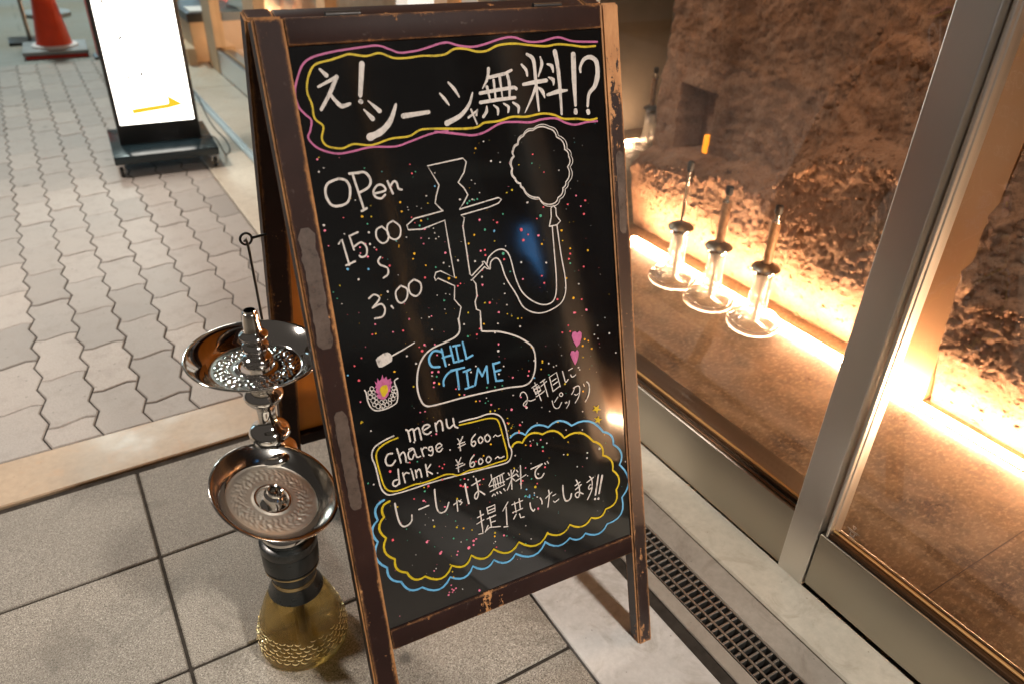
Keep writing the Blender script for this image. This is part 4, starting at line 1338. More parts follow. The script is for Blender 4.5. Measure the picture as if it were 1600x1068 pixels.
DOTS="""w 120 6808 15;w 190 6847 11;p 127 6960 15;y 150 6982 11;w 2 6918 9;g 709 6780 10;t 933 6708 10;r 1329 6754 10;r 1340 6635 14;g 1390 6649 12;w 1663 6600 11;b 1639 6427 13;w 1499 6315 13;o 1121 6285 16;o 1124 6161 18;w 1214 6205 8;w 1220 6169 8;w 1347 6197 8;w 1405 6163 8;y 1507 6215 11;w 525 6397 10;o 579 6177 21;y 701 6158 14;y 715 6299 8;g 634 6072 12;r 333 6198 11;w 67 6143 21;p 69 6074 21;w 633 5959 16;w 312 5991 12;p 83 5874 11;r 1249 6064 12;o 1379 5998 17;g 1347 5937 17;p 1414 5880 19;r 1287 5985 8;g 1477 6004 11;w 1480 5895 9;w 1063 5862 10;t 992 5785 12;w 1140 5812 12;o 1020 5721 10;o 1017 5701 10;p 1346 5767 11;p 1370 5684 13;w 1457 5744 11;w 1552 5804 11;w 1602 5742 11;p 488 5785 14;p 480 5709 12;p 572 5647 20;r 702 5717 14;w 679 5750 14;w 625 5805 10;p 570 5818 10;o 1218 5574 19;o 1190 5507 15;p 1670 5506 20;w 1624 5373 17;g 1501 5333 15;o 1360 5386 13;w 1844 5367 18;b 277 5532 21;b 554 5481 20;w 399 5371 18;r 849 5474 16;r 769 5595 10;r 1324 5218 17;o 1673 5141 22;o 1779 5132 18;r 1794 5009 18;r 1839 5035 13;w 949 5326 8;g 1561 4844 18;o 669 5099 12;w 770 5131 14;w 125 5091 10;y 140 5338 10;g 76 5175 10;g 40 5267 10;w 1467 4938 9;w 1555 4716 9;w 1305 4655 13;p 1341 4663 13;p 1012 4688 15;w 1193 4663 9;w 802 4907 12;p 977 4915 8;w 1597 4935 9;w 1654 4912 9;w 2434 6929 14;o 2302 6851 16;w 2516 6655 17;w 2656 6623 14;r 3182 6670 15;y 2945 6551 12;r 3341 6399 15;w 3593 6395 15;g 3156 6547 12;y 2797 6218 20;y 2710 6192 14;w 3027 6008 21;r 3282 5904 18;p 3852 5992 16;r 4007 5899 19;r 3698 5886 19;r 3966 5700 23;p 3922 5825 16;g 2616 5903 14;g 3222 5787 27;r 3157 5755 15;o 3557 5516 22;r 2886 5635 30;r 2901 5480 27;r 2988 5548 18;p 3158 5506 24;o 3203 5373 18;w 3249 5081 22;p 2242 5879 20;r 2508 5799 20;g 2308 5727 20;b 2449 5688 20;o 2137 5681 17;o 2034 5575 17;p 1978 5828 16;y 2441 5543 14;w 2606 5442 12;g 2554 5342 26;r 2560 5256 20;p 2206 5441 17;r 2273 5443 20;r 2273 5368 20;w 2013 5053 17;p 2003 5402 11;w 2102 5310 17;r 2194 5165 17;w 2834 5161 18;p 2833 4910 18;r 3187 4784 19;r 3155 4899 19;g 2641 5059 15;p 2173 4951 20;w 2182 5068 17;w 2512 4755 15;p 2073 4806 17;y 2181 4683 20;r 2257 4668 23;w 2530 4582 15;p 2384 4496 21;y 2686 4336 18;y 2589 4396 12;y 1902 4592 14;w 2519 4898 12;r 3675 5143 19;o 3682 5224 19;g 3662 5000 19;r 3896 4904 20;r 3645 5069 19;p 3891 4217 23;o 3672 4453 26;w 3787 4653 16;y 3504 4496 16;r 3387 4490 22;o 3574 4784 19;w 3544 4639 16;r 3818 4402 16;o 3992 5141 20;y 3560 5362 16;p 3662 4218 20;w 2169 6173 17;g 2085 6132 19;g 2123 6159 16;g 2197 6161 14;g 2243 6168 14;w 2288 6250 11;w 2234 6381 11;w 2188 6434 11;w 1983 6200 19;w 1542 5870 11;w 1558 5722 13;w 1704 5305 11;r 2458 5840 11;p 527 4722 15;o 514 4589 15;r 465 4591 15;r 901 4548 16;p 757 4561 15;w 1325 4468 16;w 1816 4439 17;g 1852 4248 17;r 1996 4244 17;w 2289 4208 18;o 2127 4376 17;w 2351 4333 18;r 2052 4320 17;p 1182 4278 19;p 1335 4246 16;r 1136 4198 24;r 1102 4263 13;w 902 4177 18;w 1020 4037 19;r 264 4303 12;r 153 4217 15;r 179 3998 22;b 41 4109 15;o 691 3998 21;y 935 3713 16;p 1348 4084 14;w 1509 3904 17;p 1239 3854 22;p 1335 3836 22;w 1231 3798 16;g 1299 3772 16;p 1249 3690 22;o 1319 3657 19;p 1231 3627 16;w 1835 3704 17;w 1922 3773 14;w 2309 3919 24;p 2324 4021 18;w 2370 3662 15;p 2499 3450 21;w 2277 3562 18;g 2059 3404 18;g 2191 3375 15;g 2313 3368 15;o 1608 3410 17;r 1566 3509 17;p 1686 3387 17;p 2394 3309 21;p 2095 3115 18;o 1855 3237 17;g 2006 3171 12;g 2056 3188 12;w 2030 3242 12;r 1606 3538 17;p 1917 3226 15;w 2708 4210 18;o 2874 3847 22;w 2894 3625 19;o 3032 3582 19;o 2996 3459 16;r 2785 3481 19;b 2866 3350 19;w 3139 3518 16;p 2423 2946 24;w 2683 2906 25;p 2669 2926 19;w 2477 3168 18;y 2067 3014 18;y 2147 3007 15;y 2214 3020 12;y 2340 2826 15;y 2345 2729 15;y 2386 2652 15;r 2538 2657 22;r 2509 2542 22;o 2511 2567 16;r 2331 2749 15;y 2356 2532 12;g 2805 2266 16;o 2601 2295 16;r 2687 2262 22;w 2685 2336 13;w 2975 2215 16;w 2401 2175 16;g 2901 2170 19;r 2894 2105 19;y 122 3398 23;w 230 3841 10;o 112 3387 15;p 151 3692 15;o 9 3546 12;p 1170 2908 19;w 821 2881 16;w 228 3231 13;p 977 3303 13;p 1051 3297 14;p 1094 2906 11;w 1349 2597 14;r 1718 2403 15;w 683 2602 13;r 711 2593 13;g 827 2572 14;r 1191 2347 17;r 1229 2398 14;r 1150 2391 14;r 405 2547 24;w 139 2426 15;g -4 2458 18;g 63 2466 13;o 1872 2339 18;o 2014 2489 18;r 1735 2285 18;w 1545 2297 15;r 937 2135 22;g 870 2071 19;r 1166 2164 17;r 1515 2065 17;g 1452 2070 14;w 1574 2030 15;r 693 2004 14;p 839 1922 17;p 860 1899 11;y 1356 1777 20;p 1145 1712 20;r 1439 1977 23;r 1483 1946 17;r 1521 1917 18;y 869 2135 14;w 1106 2295 14;y 2361 1972 16;r 1751 1889 15;w 2711 1346 16;g 2509 1432 19;b 2575 1392 19;b 2663 1397 13;r 2448 1674 25;y 2695 1531 26;r 2735 1579 16;r 2487 1712 19;g 2642 1695 19;w 2769 1739 19;w 2579 1767 13;r 2901 1816 20;y 428 1962 17;p 826 1927 16;y 1292 1309 19;w 932 1561 14;y 935 1453 21;o 1397 1252 17;y 1531 1175 15;g 1214 1141 17;r 280 1465 22;p 786 1240 25;p 801 1256 16;p 971 973 28;p 989 991 19;p 1256 897 17;p 1233 844 19;p 1533 980 24;p 1580 996 20;p 1441 890 29;p 1524 911 20;g 1425 1040 12;y 1909 985 20;o 1894 926 18;w 1896 829 15;r 1903 725 15;r 1920 635 20;p 2055 883 20;g 2103 857 15;w 2455 913 13;w 1866 810 10;y 1101 721 14;y 1122 586 14;o 1127 485 12;p 1071 361 14;p 1139 276 19;p 1097 256 22;p 1074 286 19;p 1024 249 17;p 1005 209 21;p 1075 231 14;w 1247 217 10;p 1524 78 22;w 869 743 14;p 832 716 12;w 589 1094 9;g 494 1377 9;g 509 1564 11;g 701 1438 11;w 831 1698 9;g 1285 1420 12;w 1327 1036 12;g 896 1117 9;w 802 1528 9;r 1448 1966 17;r 1512 1957 17;r 1546 1914 17;w 1668 2052 14;r 1823 1956 17;b 2536 1541 18;b 2580 1420 16;b 2490 1429 13;b 2544 1405 13;p 2709 1136 21;w 2667 1433 13;g 2630 1347 13;w 2527 641 13;g 2421 594 13;o 2749 4329 12;y 2520 4443 12;r 3542 4040 16;r 3567 3938 21;r 3427 3952 18;r 3686 4215 16;w 4285 3745 20;w 4222 4019 11;w 4078 3921 14;w 4003 3788 14;w 4067 3704 14;o 3819 3753 19;o 3883 3712 16;o 3773 3655 22;o 3936 3570 19;w 4387 3396 14;y 3029 3556 15;w 3219 3445 13;w 3380 3593 11;y 3766 3467 14;g 3124 3335 16;w 3270 3453 13;w 3666 3321 19;w 3685 3277 14;y 3395 3114 19;p 2764 3413 20;p 2603 3102 18;o 3718 2904 16;w 3680 2563 14;w 3648 2248 14;y 3363 2120 16;w 2948 2838 10;w 3079 2736 13;w 2585 2691 13;p 2872 2305 18;g 2890 2178 21;w 2743 2339 10;w 2803 2240 10;o 3210 2511 16;w 3345 2337 11;w 3948 1822 26;w 3263 1926 16;y 3335 1904 19;w 3709 1819 20;w 3695 1729 17;w 3496 1636 14;w 4447 1427 15;p 2557 1914 15;w 2661 1958 10;w 2840 2604 10;y 2332 2620 10;y 2300 2577 10;y 2406 2677 10;y 2359 2742 10;y 1141 857 6;y 801 606 5;g 3512 5391 5;w 1312 1333 5;p 1050 6503 5;o 962 2272 4;y 3698 2461 4;w 897 3394 5;p 180 2150 4;y 1889 4253 6;w 828 2240 4;p 345 4441 6;g 3094 1144 4;r 1884 1538 5;o 922 3136 4;w 3948 842 4;g 1315 4138 4;r 1540 1366 4;p 330 4926 5;w 226 2130 6;w 3768 6106 5;p 2744 6274 4;w 1200 4252 5;r 2557 2639 4;p 1684 5660 4;g 1995 1570 4;w 399 529 4;g 2697 3892 5;t 4340 988 5;g 3400 2954 6;r 997 3156 4;y 1070 3188 4;p 2244 367 5;g 1168 1575 6;w 3803 1121 5;y 2524 6935 4;g 2226 786 4;o 1564 4650 6;p 2368 4635 5;w 4026 6701 5;w 4189 4728 6;p 3926 1024 4;r 3804 4862 6;g 3285 6503 4;p 1037 1224 4;y 1812 5423 4;g 2463 6169 4;t 2970 2415 6;w 3994 3162 4;t 3071 923 5;o 2704 1101 4;w 3374 3732 5;w 3668 5819 6;p 1751 5544 6;y 1132 3484 4;o 474 6423 6;r 1897 5022 4;p 2790 6594 6;w 1924 5619 5;w 3822 1358 5;t 2226 2469 4;p 3134 188 4;r 2439 3483 4;p 2337 2967 5;w 1113 1386 4;r 2710 2296 5;r 4084 3621 6;o 1796 1874 5;w 710 716 4;g 1349 6586 5;w 2985 6200 6;o 2862 6344 5;w 1522 2209 4;w 2351 5319 5;w 3540 6680 4;w 2604 3542 4;g 872 3432 5;g 3732 4861 6;g 3105 2271 5;r 2406 3779 6;o 2276 6791 5;p 1991 4179 4;t 3919 3291 5;w 1848 2812 4;o 2297 3289 5;r 3973 5326 4;w 2838 3416 4;w 4031 623 4;t 836 5565 5;w 228 1831 4;w 283 2318 5;p 407 6949 4;w 3222 4638 4;t 2502 4902 4;p 2261 1206 6;w 2282 2725 5;p 2312 3831 6;y 1529 2800 4;p 1320 4782 4;w 510 944 4;t 1121 209 4;y 3869 3248 5;g 3710 5861 4;o 2145 6336 5;y 4058 5848 4;p 3597 1602 6;w 2775 2473 4;w 3901 6200 5;o 2364 6914 4;t 894 446 4;o 314 4780 4;t 3076 950 4;p 450 1699 4;w 3891 6818 6;g 3080 1610 5;y 3577 2192 6;w 293 2974 5;g 2501 2088 6;r 1502 1621 6;y 4064 2040 6;p 1499 4398 5;p 2297 356 5;o 2988 4544 4;w 4078 5508 4;g 4074 1887 6;w 3360 4572 6;w 2544 1546 4;o 2330 803 5;w 3801 4136 4;w 2929 6956 4;o 2992 1951 5;o 3241 5425 4;w 872 1623 4;w 3023 6854 5;r 3108 4726 4;y 3707 5615 6;o 2676 3547 5;w 1956 2930 4;p 911 2603 4;o 1677 6077 6;g 1677 5000 4;t 4333 1418 4;p 239 957 5;w 4091 3557 5;w 3512 5645 4;o 4330 4379 5;r 175 4931 4;y 3272 6471 4;t 633 2174 4;t 3908 3449 4;o 911 4363 4;y 3194 307 4;w 3511 1097 4;y 918 2106 5;o 2422 2698 5;t 1234 2445 4;g 2435 2656 6;g 2129 968 4;w 752 5021 5;w 3822 702 4;w 2434 1953 5;g 2147 6082 6;w 3343 3777 4;w 1359 3006 5;o 2373 5997 4;y 991 4788 4;g 1341 5943 4;w 998 6440 4;p 194 175 6;o 422 3734 4;t 2797 3648 4;y 3047 592 4;t 3895 6760 5;w 2307 4705 4;w 2586 4419 4;y 331 2015 5;w 2640 6751 5;r 2403 1846 4;t 4269 6988 4;g 2589 4056 5;r 4172 4834 5;p 830 1249 5;p 3114 3804 5;o 1698 4696 4;o 3776 5613 4;p 891 806 4;w 2339 468 4;y 1086 1832 6;y 1166 3174 5;w 2283 2504 4"""

# ================================================================== SANDWICH BOARD
BO = Vector((0.253955, 0.712518, 0.220646))
BU = Vector((0.998236, -0.0593715, 0.0))
BV = Vector((0.016822, 0.2828345, 0.9590212))
BN = Vector((-0.0569386, -0.9573295, 0.2833343))
MB = Matrix((BU, BV, BN)).transposed().to_4x4()
MB.translation = BO
hz = Vector((BN.x, BN.y, 0)).normalized()
hinge = BO + BV * 0.862 + BN * -0.031
MIR = Matrix.Identity(4)
for i in range(3):
    for j in range(3):
        MIR[i][j] -= 2 * hz[i] * hz[j]
MIR.translation = hz * (2 * hinge.dot(hz))
MR = MIR @ MB
SB = thing('sandwich_board', 'tall brown framed black chalk sandwich board covered in white and coloured marker drawing', 'sandwich board', (0.47, 0.96, 0.0))
bw, bh = 0.44687, 0.82887
def stile(name, s0, s1, M, mat, foot=True):
    bm = BM()
    n = 14
    # a rounded foot and many cross cuts
    box(bm, s0, s1, -0.2285, 0.862, -0.0245, 0.004)
    es = [e for e in bm.edges]
    bmesh.ops.bevel(bm, geom=es, offset=0.003, segments=2, affect='EDGES')
    for v in bm.verts:
        if v.co.y < -0.2:
            v.co.y = -0.2285 + (v.co.y + 0.2285) + 0.0085 * (v.co.z + 0.0245) / 0.0285 * -1.0 + 0.004
    bm.transform(M)
    return obj(name, bm, mat, SB, smooth=30)
def rail(name, t0, t1, M, mat, d1=0.003):
    bm = BM()
    box(bm, 0.0004, bw - .0004, t0, t1, -0.0235, d1, bev=.0022)
    bm.transform(M)
    return obj(name, bm, mat, SB, smooth=30)
ls = stile('stile', -0.0368, 0.0, MB, MT['wood'])
rs_ = stile('stile', bw, bw + 0.030, MB, MT['wood_worn'])
rs_['label'] = 'right front leg with the paint worn off to orange wood'
rail('top_rail', bh, 0.8605, MB, MT['wood'])
rail('bottom_rail', -0.0345, 0.0, MB, MT['wood'])
stile('rear_stile', -0.0368, 0.0, MR, MT['wood'])
stile('rear_stile', bw, bw + 0.030, MR, MT['wood'])
rail('rear_top_rail', bh, 0.8605, MR, MT['wood'])
rail('rear_bottom_rail', -0.0345, 0.0, MR, MT['wood'])
bm = BM(); box(bm, 0.0006, bw - .0006, 0.0006, bh - .0006, -0.012, -0.006); bm.transform(MR)
obj('rear_panel', bm, MT['wood_raw'], SB)
for s in (0.06, bw - 0.09):
    bm = BM()
    p = [Vector((s, 0.866, -0.032)), Vector((s + .045, 0.866, -0.032))]
    tube(bm, [MB @ q for q in p], 0.0045, 10)
    obj('hinge', bm, MT['iron'], SB, smooth=40)
bm = BM(); box(bm, 0.0006, bw - .0006, 0.0006, bh - .0006, -0.014, -0.0012); bm.transform(MB)
CB = obj('chalkboard', bm, MT['board'], SB)
# worn strips of old tape on the stiles
for o, a in ((ls, (-0.0285, -0.0085, 0.455, 0.615)), (ls, (-0.0255, -0.0075, 0.215, 0.365)), (rs_, (bw + .010, bw + .024, 0.53, 0.655))):
    bm = BM()
    s0, s1, t0, t1 = a
    n = 60
    pts = []
    rt = random.Random(int(t0 * 1000))
    def lim(t_):
        e = min(t_ - t0, t1 - t_)
        k = max(0.0, 1 - e / 0.011)
        return 0.0045 * k * k
    for i in range(n + 1):
        tt = t0 + (t1 - t0) * i / n
        j_ = 0.0022 * noise.noise(Vector((tt * 90, t0 * 10, 1))) + 0.0012 * noise.noise(Vector((tt * 380, 2, 1)))
        pts.append((s0 + lim(tt) + j_, tt))
    for i in range(n, -1, -1):
        tt = t0 + (t1 - t0) * i / n
        j_ = 0.0024 * noise.noise(Vector((tt * 90, t0 * 10, 7))) + 0.0012 * noise.noise(Vector((tt * 380, 9, 1)))
        pts.append((s1 - lim(tt) + j_, tt))
    prism(bm, pts, 0.0040, 0.0046, MB)
    e = obj('tape_residue', bm, MT['tape'], o)
# eye screw and stay hook on the rear leg
bm = BM()
q = Vector((0.2205, 1.083, 0.724))
ring = [(q.x - .009 + .0085 * math.cos(a), q.y + .0012 * math.sin(a), q.z + .0085 * math.sin(a)) for a in [2 * math.pi * k / 20 for k in range(21)]]
tube(bm, ring, 0.0019, 8)
tube(bm, [(q.x - .001, q.y, q.z), (q.x + .022, q.y + .002, q.z + .001)], 0.0022, 8)
EY = obj('eye_screw', bm, MT['iron'], SB, smooth=50)
bm = BM()
rod = [(q.x - .013, q.y - .004, q.z - .002), (q.x - .010, q.y - .004, q.z + .002), (q.x - .0085, q.y - .003, q.z - .006), (q.x - .0075, q.y - .002, q.z - .02), (q.x - .003, q.y, q.z - .20), (q.x - .002, q.y, q.z - .27), (q.x + .003, q.y, q.z - .28), (q.x + .010, q.y, q.z - .275)]
tube(bm, rod, 0.0021, 8)
obj('stay_hook', bm, MT['iron'], EY, smooth=50)

# ---------------------------------------------------------------- the drawing on the board
def ribbon(bm, pts, ws, mi=0, d=0.0):
    n = len(pts)
    L, Rr = [], []
    for i, p in enumerate(pts):
        a = pts[max(i - 1, 0)]
        b = pts[min(i + 1, n - 1)]
        tx, ty = b[0] - a[0], b[1] - a[1]
        ln = math.hypot(tx, ty) or 1e-9
        k = i / max(n - 1, 1) * (len(ws) - 1)
        j = min(int(k), len(ws) - 2) if len(ws) > 1 else 0
        w = ws[0] if len(ws) == 1 else ws[j] + (ws[j + 1] - ws[j]) * (k - j)
        w = w * 0.5 * (1 + random.uniform(-.07, .07))
        L.append((p[0] - ty / ln * w, p[1] + tx / ln * w))
        Rr.append((p[0] + ty / ln * w, p[1] - tx / ln * w))
    def cap(p, w, t0):
        return [(p[0] + w * math.cos(t0 + math.pi * k / 6), p[1] + w * math.sin(t0 + math.pi * k / 6)) for k in range(1, 6)]
    def ang(a, b):
        return math.atan2(b[1] - a[1], b[0] - a[0])
    vl = [bm.verts.new(MB @ Vector((x, y, d))) for x, y in L]
    vr = [bm.verts.new(MB @ Vector((x, y, d))) for x, y in Rr]
    for i in range(n - 1):
        bm.faces.new((vr[i], vr[i + 1], vl[i + 1], vl[i])).material_index = mi
    w0, w1 = ws[0] / 2, ws[-1] / 2
    a0, a1 = ang(pts[0], pts[1]), ang(pts[-2], pts[-1])
    c0 = [bm.verts.new(MB @ Vector((x, y, d))) for x, y in cap(pts[0], w0, a0 + math.pi / 2)]
    bm.faces.new([vl[0]] + c0 + [vr[0]]).material_index = mi
    c1 = [bm.verts.new(MB @ Vector((x, y, d))) for x, y in cap(pts[-1], w1, a1 - math.pi / 2)]
    bm.faces.new([vr[-1]] + c1 + [vl[-1]]).material_index = mi
NAMES = {'heading': ('heading_lettering', 'white', 0.0), 'pink_outline': ('heading_outline', 'pink', -0.0003), 'yellow_outline': ('heading_outline', 'yellow', -0.0001),
         'hours': ('open_lettering', 'white', 0.0), 'times': ('hours_lettering', 'white', 0.0), 'hookah_sketch': ('hookah_drawing', 'white', 0.0), 'blue_name': ('name_lettering', 'blue', 0.0),
         'coal_sketch': ('coal_drawing', 'white', 0.0), 'pink_flame': ('flame_drawing', 'pink', 0.0004), 'yellow_core': ('flame_core', 'yellow', 0.0007),
         'hearts': ('heart_drawing', 'pink', 0.0), 'stars': ('star_drawing', 'yellow', 0.0), 'slogan': ('slogan_lettering', 'white', 0.0),
         'menu_lettering': ('menu_lettering', 'white', 0.0), 'menu_box': ('menu_outline', 'white', -0.0002), 'menu_box_yellow': ('menu_outline', 'yellow', 0.0001),
         'message': ('message_lettering', 'white', 0.0), 'cloud_yellow': ('cloud_outline', 'yellow', -0.0003), 'cloud_blue': ('cloud_outline', 'blue', -0.0005)}
for g, txt in DRAW.items():
    nm, mt, dd = NAMES[g]
    bm = BM()
    for si, line in enumerate(txt.split('\n')):
        kind, ws, fl = line.split('|')
        v = [int(x) * 1e-4 for x in fl.split()]
        pts = list(zip(v[::2], v[1::2]))
        ws = [int(x) * 0.92e-4 for x in ws.split()]
        d = dd + (si % 9) * 0.000035
        if kind == 'f':
            prism(bm, pts, d - .0001, d + .0002, MB)
        else:
            if kind == 'c':
                pts = smoothpts(pts, 5 if len(pts) < 40 else 4)
            if len(ws) == 1:
                ws = [max(ws[0], 0.0011)]
            ribbon(bm, pts, ws, d=d)
    o = obj(nm, bm, MT[mt], CB)
bm = BM()
MI = {c: i for i, c in enumerate('wrpogtby')}
for r in DOTS.split(';'):
    c, x, y, rad = r.split()
    x, y, rad = int(x) * 1e-4, int(y) * 1e-4, int(rad) * 0.82e-4
    if not (rad < x < bw - rad and rad < y < bh - rad):
        continue
    n = 9
    sq = random.uniform(.75, 1.1)
    pts = [(x + rad * random.uniform(.85, 1.12) * math.cos(2 * math.pi * k / n), y + rad * sq * random.uniform(.85, 1.12) * math.sin(2 * math.pi * k / n)) for k in range(n)]
    prism(bm, pts, -0.0011, -0.0004 + random.uniform(0, .0003), MB, MI[c])
o = obj('paint_splatter', bm, [MT['white'], MT['dotr'], MT['dotp'], MT['doto'], MT['dotg'], MT['dott'], MT['blue'], MT['yellow']], CB)
o['kind'] = 'stuff'

# ================================================================== HOOKAH IN FRONT
hx, hy = 0.1715, 0.935
HK = thing('hookah', 'chrome hookah with an amber glass base, standing on the tiles left of the board', 'hookah', (hx, hy, 0))
MH = Matrix.Translation((hx, hy, 0))
VS = 0.915
def scales(r, z, a):
    r *= VS
    if 0.028 < z < 0.088 and r > 0.055 * VS + .012:
        k = sst(0.028, 0.036, z) * (1 - sst(0.078, 0.088, z))
        row = z / 0.0095
        ph = a * 30 / (2 * math.pi) * 1.0 + (0.5 if int(row) % 2 else 0)
        u = (ph % 1.0) - 0.5
        w = row % 1.0
        return r + 0.0005 * k * (1 - 4 * u * u) * math.sin(math.pi * w), z
    return r, z
prof = [(0.0, 0.003), (0.055, 0.0015), (0.072, 0.003), (0.0815, 0.009), (0.0855, 0.018), (0.0858, 0.027)]
zz = 0.028
while zz < 0.088:
    k = (zz - 0.028) / 0.06
    prof.append((0.0858 - 0.0135 * k ** 1.3, zz))
    zz += 0.0016
prof += [(0.0700, 0.092), (0.0665, 0.104), (0.061, 0.118), (0.053, 0.132), (0.044, 0.144), (0.036, 0.153), (0.0315, 0.162), (0.030, 0.172)]
inner = [(0.0262, 0.172), (0.028, 0.160), (0.0335, 0.149), (0.042, 0.139), (0.051, 0.128), (0.058, 0.114), (0.0625, 0.100), (0.067, 0.086), (0.0735, 0.060), (0.0795, 0.03), (0.077, 0.016), (0.066, 0.0085), (0.0, 0.008)]
bm = BM(); lathe(bm, prof + inner, 150, MH, fn=scales)
obj('glass_base', bm, MT['glass_amber'], HK, smooth='all')
bm = BM()
rg = random.Random(5)
for row in range(6):
    z = 0.036 + row * 0.0078
    r = (0.0862 - 0.0135 * max(0, (z - .028) / .06) ** 1.3) * VS + 0.0010
    n = 34
    for i in range(n):
        a = 2 * math.pi * (i + (.5 if row % 2 else 0)) / n
        if rg.random() < .12:
            continue
        w, hgt = r * math.pi / n * .8, 0.0027
        M1 = MH @ Matrix.Rotation(a, 4, 'Z') @ Matrix.Translation((r, 0, z)) @ Matrix.Rotation(R(rg.uniform(-26, 10)), 4, 'Y') @ Matrix.Rotation(R(rg.uniform(-16, 16)), 4, 'Z')
        pts = [(w * math.cos(t_) * 1.0, -hgt * abs(math.sin(t_)) ** .8 + .0012 * math.cos(t_) ** 2) for t_ in [math.pi * q / 8 for q in range(9)]] + [(w * math.cos(t_) * .9, -hgt * .45 * math.sin(t_) + .0012 * math.cos(t_) ** 2) for t_ in [math.pi * (1 - q / 8) for q in range(1, 8)]]
        prism(bm, pts, 0.0, 0.0007, M1 @ Matrix(((0, 0, 1, 0), (1, 0, 0, 0), (0, 1, 0, 0), (0, 0, 0, 1))))
obj('gold_scale_band', bm, MT['gold'], HK)
bm = BM(); lathe(bm, [(0, .02), (.0075, .02), (.0075, .14), (0, .14)], 20, MH)
obj('downstem', bm, MT['tin'], HK, smooth=40)
bm = BM()
lathe(bm, [(.0325, .1545), (.0452, .1405), (.0462, .1425), (.0405, .1555), (.0375, .1672)], 48, MH)
lathe(bm, [(.0371, .1674), (.0371, .1745)], 48, MH, mi=1)
lathe(bm, [(.0362, .1748), (.0358, .1905), (.0345, .1958)], 48, MH)
lathe(bm, [(.0347, .196), (.0363, .199), (.0452, .2008), (.0452, .2040)], 48, MH, mi=1)
lathe(bm, [(.0445, .2042), (.0455, .206), (.0445, .2085), (.0460, .2105), (.0462, .2425), (.0452, .245), (.0468, .248), (.0462, .262), (.040, .266), (0, .266)], 48, MH)
obj('grommet', bm, [MT['grommet'], MT['amber']], HK, smooth=35)
bm = BM()
SP = [(0, .2662), (.036, .2665), (.040, .272), (.041, .282), (.030, .294), (.022, .30), (.020, .315), (.0205, .345), (.026, .352), (.026, .358), (.018, .366), (.0155, .385), (.0165, .41), (.022, .424), (.030, .432), (.0355, .440), (.036, .445), (.031, .450), (.021, .455), (.0185, .46), (.0215, .467), (.0285, .474), (.030, .481), (.0265, .489), (.018, .496), (.0138, .505), (.0130, .517), (.0150, .528), (.0225, .537), (.0275, .545), (.0275, .551), (.021, .560), (.014, .567), (.013, .5985)]
lathe(bm, smoothpts(SP, 3), 48, MH)
lathe(bm, smoothpts([(.013, .599), (.0195, .6005), (.0212, .606), (.0205, .613), (.0165, .6155), (.0130, .618), (.0145, .623), (.0185, .627), (.0190, .632), (.0155, .637), (.0118, .6395), (.0142, .6425), (.0192, .6455), (.0195, .6495), (.0145, .6535), (.0128, .657), (.0105, .680), (.0098, .6835), (.0082, .684), (.0078, .680), (.0078, .60)], 3), 48, MH)
ST = obj('stem', bm, MT['chrome'], HK, smooth=50)
def tray_mesh(M, rad, flare, relief, seed):
    bm = BM()
    flat = rad * (0.70 if seed > 2 else 0.66)
    prof = [(0.0215, -0.0007), (0.0235, 0.0020), (0.0262, 0.0018), (0.0285, 0.0004)]
    n = 26
    for i in range(1, n + 1):
        prof.append((0.0285 + (flat - 0.0285) * i / n, 0.0))
    prof += [(flat + .002, .001), (flat + .006, .006), (flat + .010, .0105), (rad - .009, flare - .004), (rad - .004, flare - .0008), (rad - .001, flare + .0005), (rad + .0008, flare + .0002), (rad + .001, flare - .0015), (rad - .001, flare - .003)]
    under = [(rad - .010, flare - .006), (flat + .011, .009), (flat + .006, .004), (flat, -.0016), (0.0285, -.0018), (0.0215, -.0012)]
    def fn(r, z, a):
        if 0.034 < r < flat - 0.004 and z == 0.0:
            k = sst(0.034, 0.038, r) * (1 - sst(flat - .009, flat - .004, r))
            q = Vector((math.cos(a) * r * 230, math.sin(a) * r * 230, seed))
            s = math.sin(a * 34 + 3 * math.sin(r * 300)) * math.sin((r - .034) * 520)
            h = relief * k * (0.55 * s + 0.9 * noise.noise(q))
            return r, h
        return r, z
    lathe(bm, prof + under, 240, M, fn=fn, closed=True)
    Mi = M.inverted()
    for f in bm.faces:
        c = Mi @ f.calc_center_median()
        if -0.0009 < c.z < 0.0012 and math.hypot(c.x, c.y) < flat + .001:
            f.material_index = 1
    return bm
bm = tray_mesh(Matrix.Translation((hx - .003, hy, 0.597)) @ Matrix.Rotation(R(2.5), 4, 'Y'), 0.0935, 0.0225, 0.00085, 1.0)
obj('top_tray', bm, [MT['chrome'], MT['chrome']], HK, smooth='all')
# hose port that carries the second tray
TC = Vector((0.1425, 0.843, 0.433))
TN = Vector((0.3030, -0.2117, 0.9292)).normalized()
PD = (TC - Vector((hx, hy - .02, 0.318))).normalized()
bm = BM()
p0 = Vector((hx, hy - .008, 0.308))
pts = [p0, Vector((hx - .006, hy - .035, 0.338)), TC - TN * .034 + Vector((0, -.004, 0)), TC - TN * .014, TC + TN * .002, TC + TN * .012, TC + TN * .016]
pts = smoothpts([tuple(p) for p in pts], 4)
rr = [0.0125] * len(pts)
for i in range(len(pts)):
    k = i / (len(pts) - 1)
    rr[i] = 0.013 - 0.002 * k + 0.004 * math.exp(-((k - .55) / .05) ** 2) + 0.0035 * math.exp(-((k - .80) / .04) ** 2)
tube(bm, pts, rr, 24, cap=False)
zx = TN.orthogonal().normalized()
MTn = Matrix((zx, TN.cross(zx), TN)).transposed().to_4x4()
MTn.translation = TC
lathe(bm, [(.0108, .0155), (.0112, .018), (.0100, .0192), (.0084, .018), (.0080, .0), (.0, -.004)], 32, MTn)
obj('hose_port', bm, MT['chrome'], HK, smooth=50)
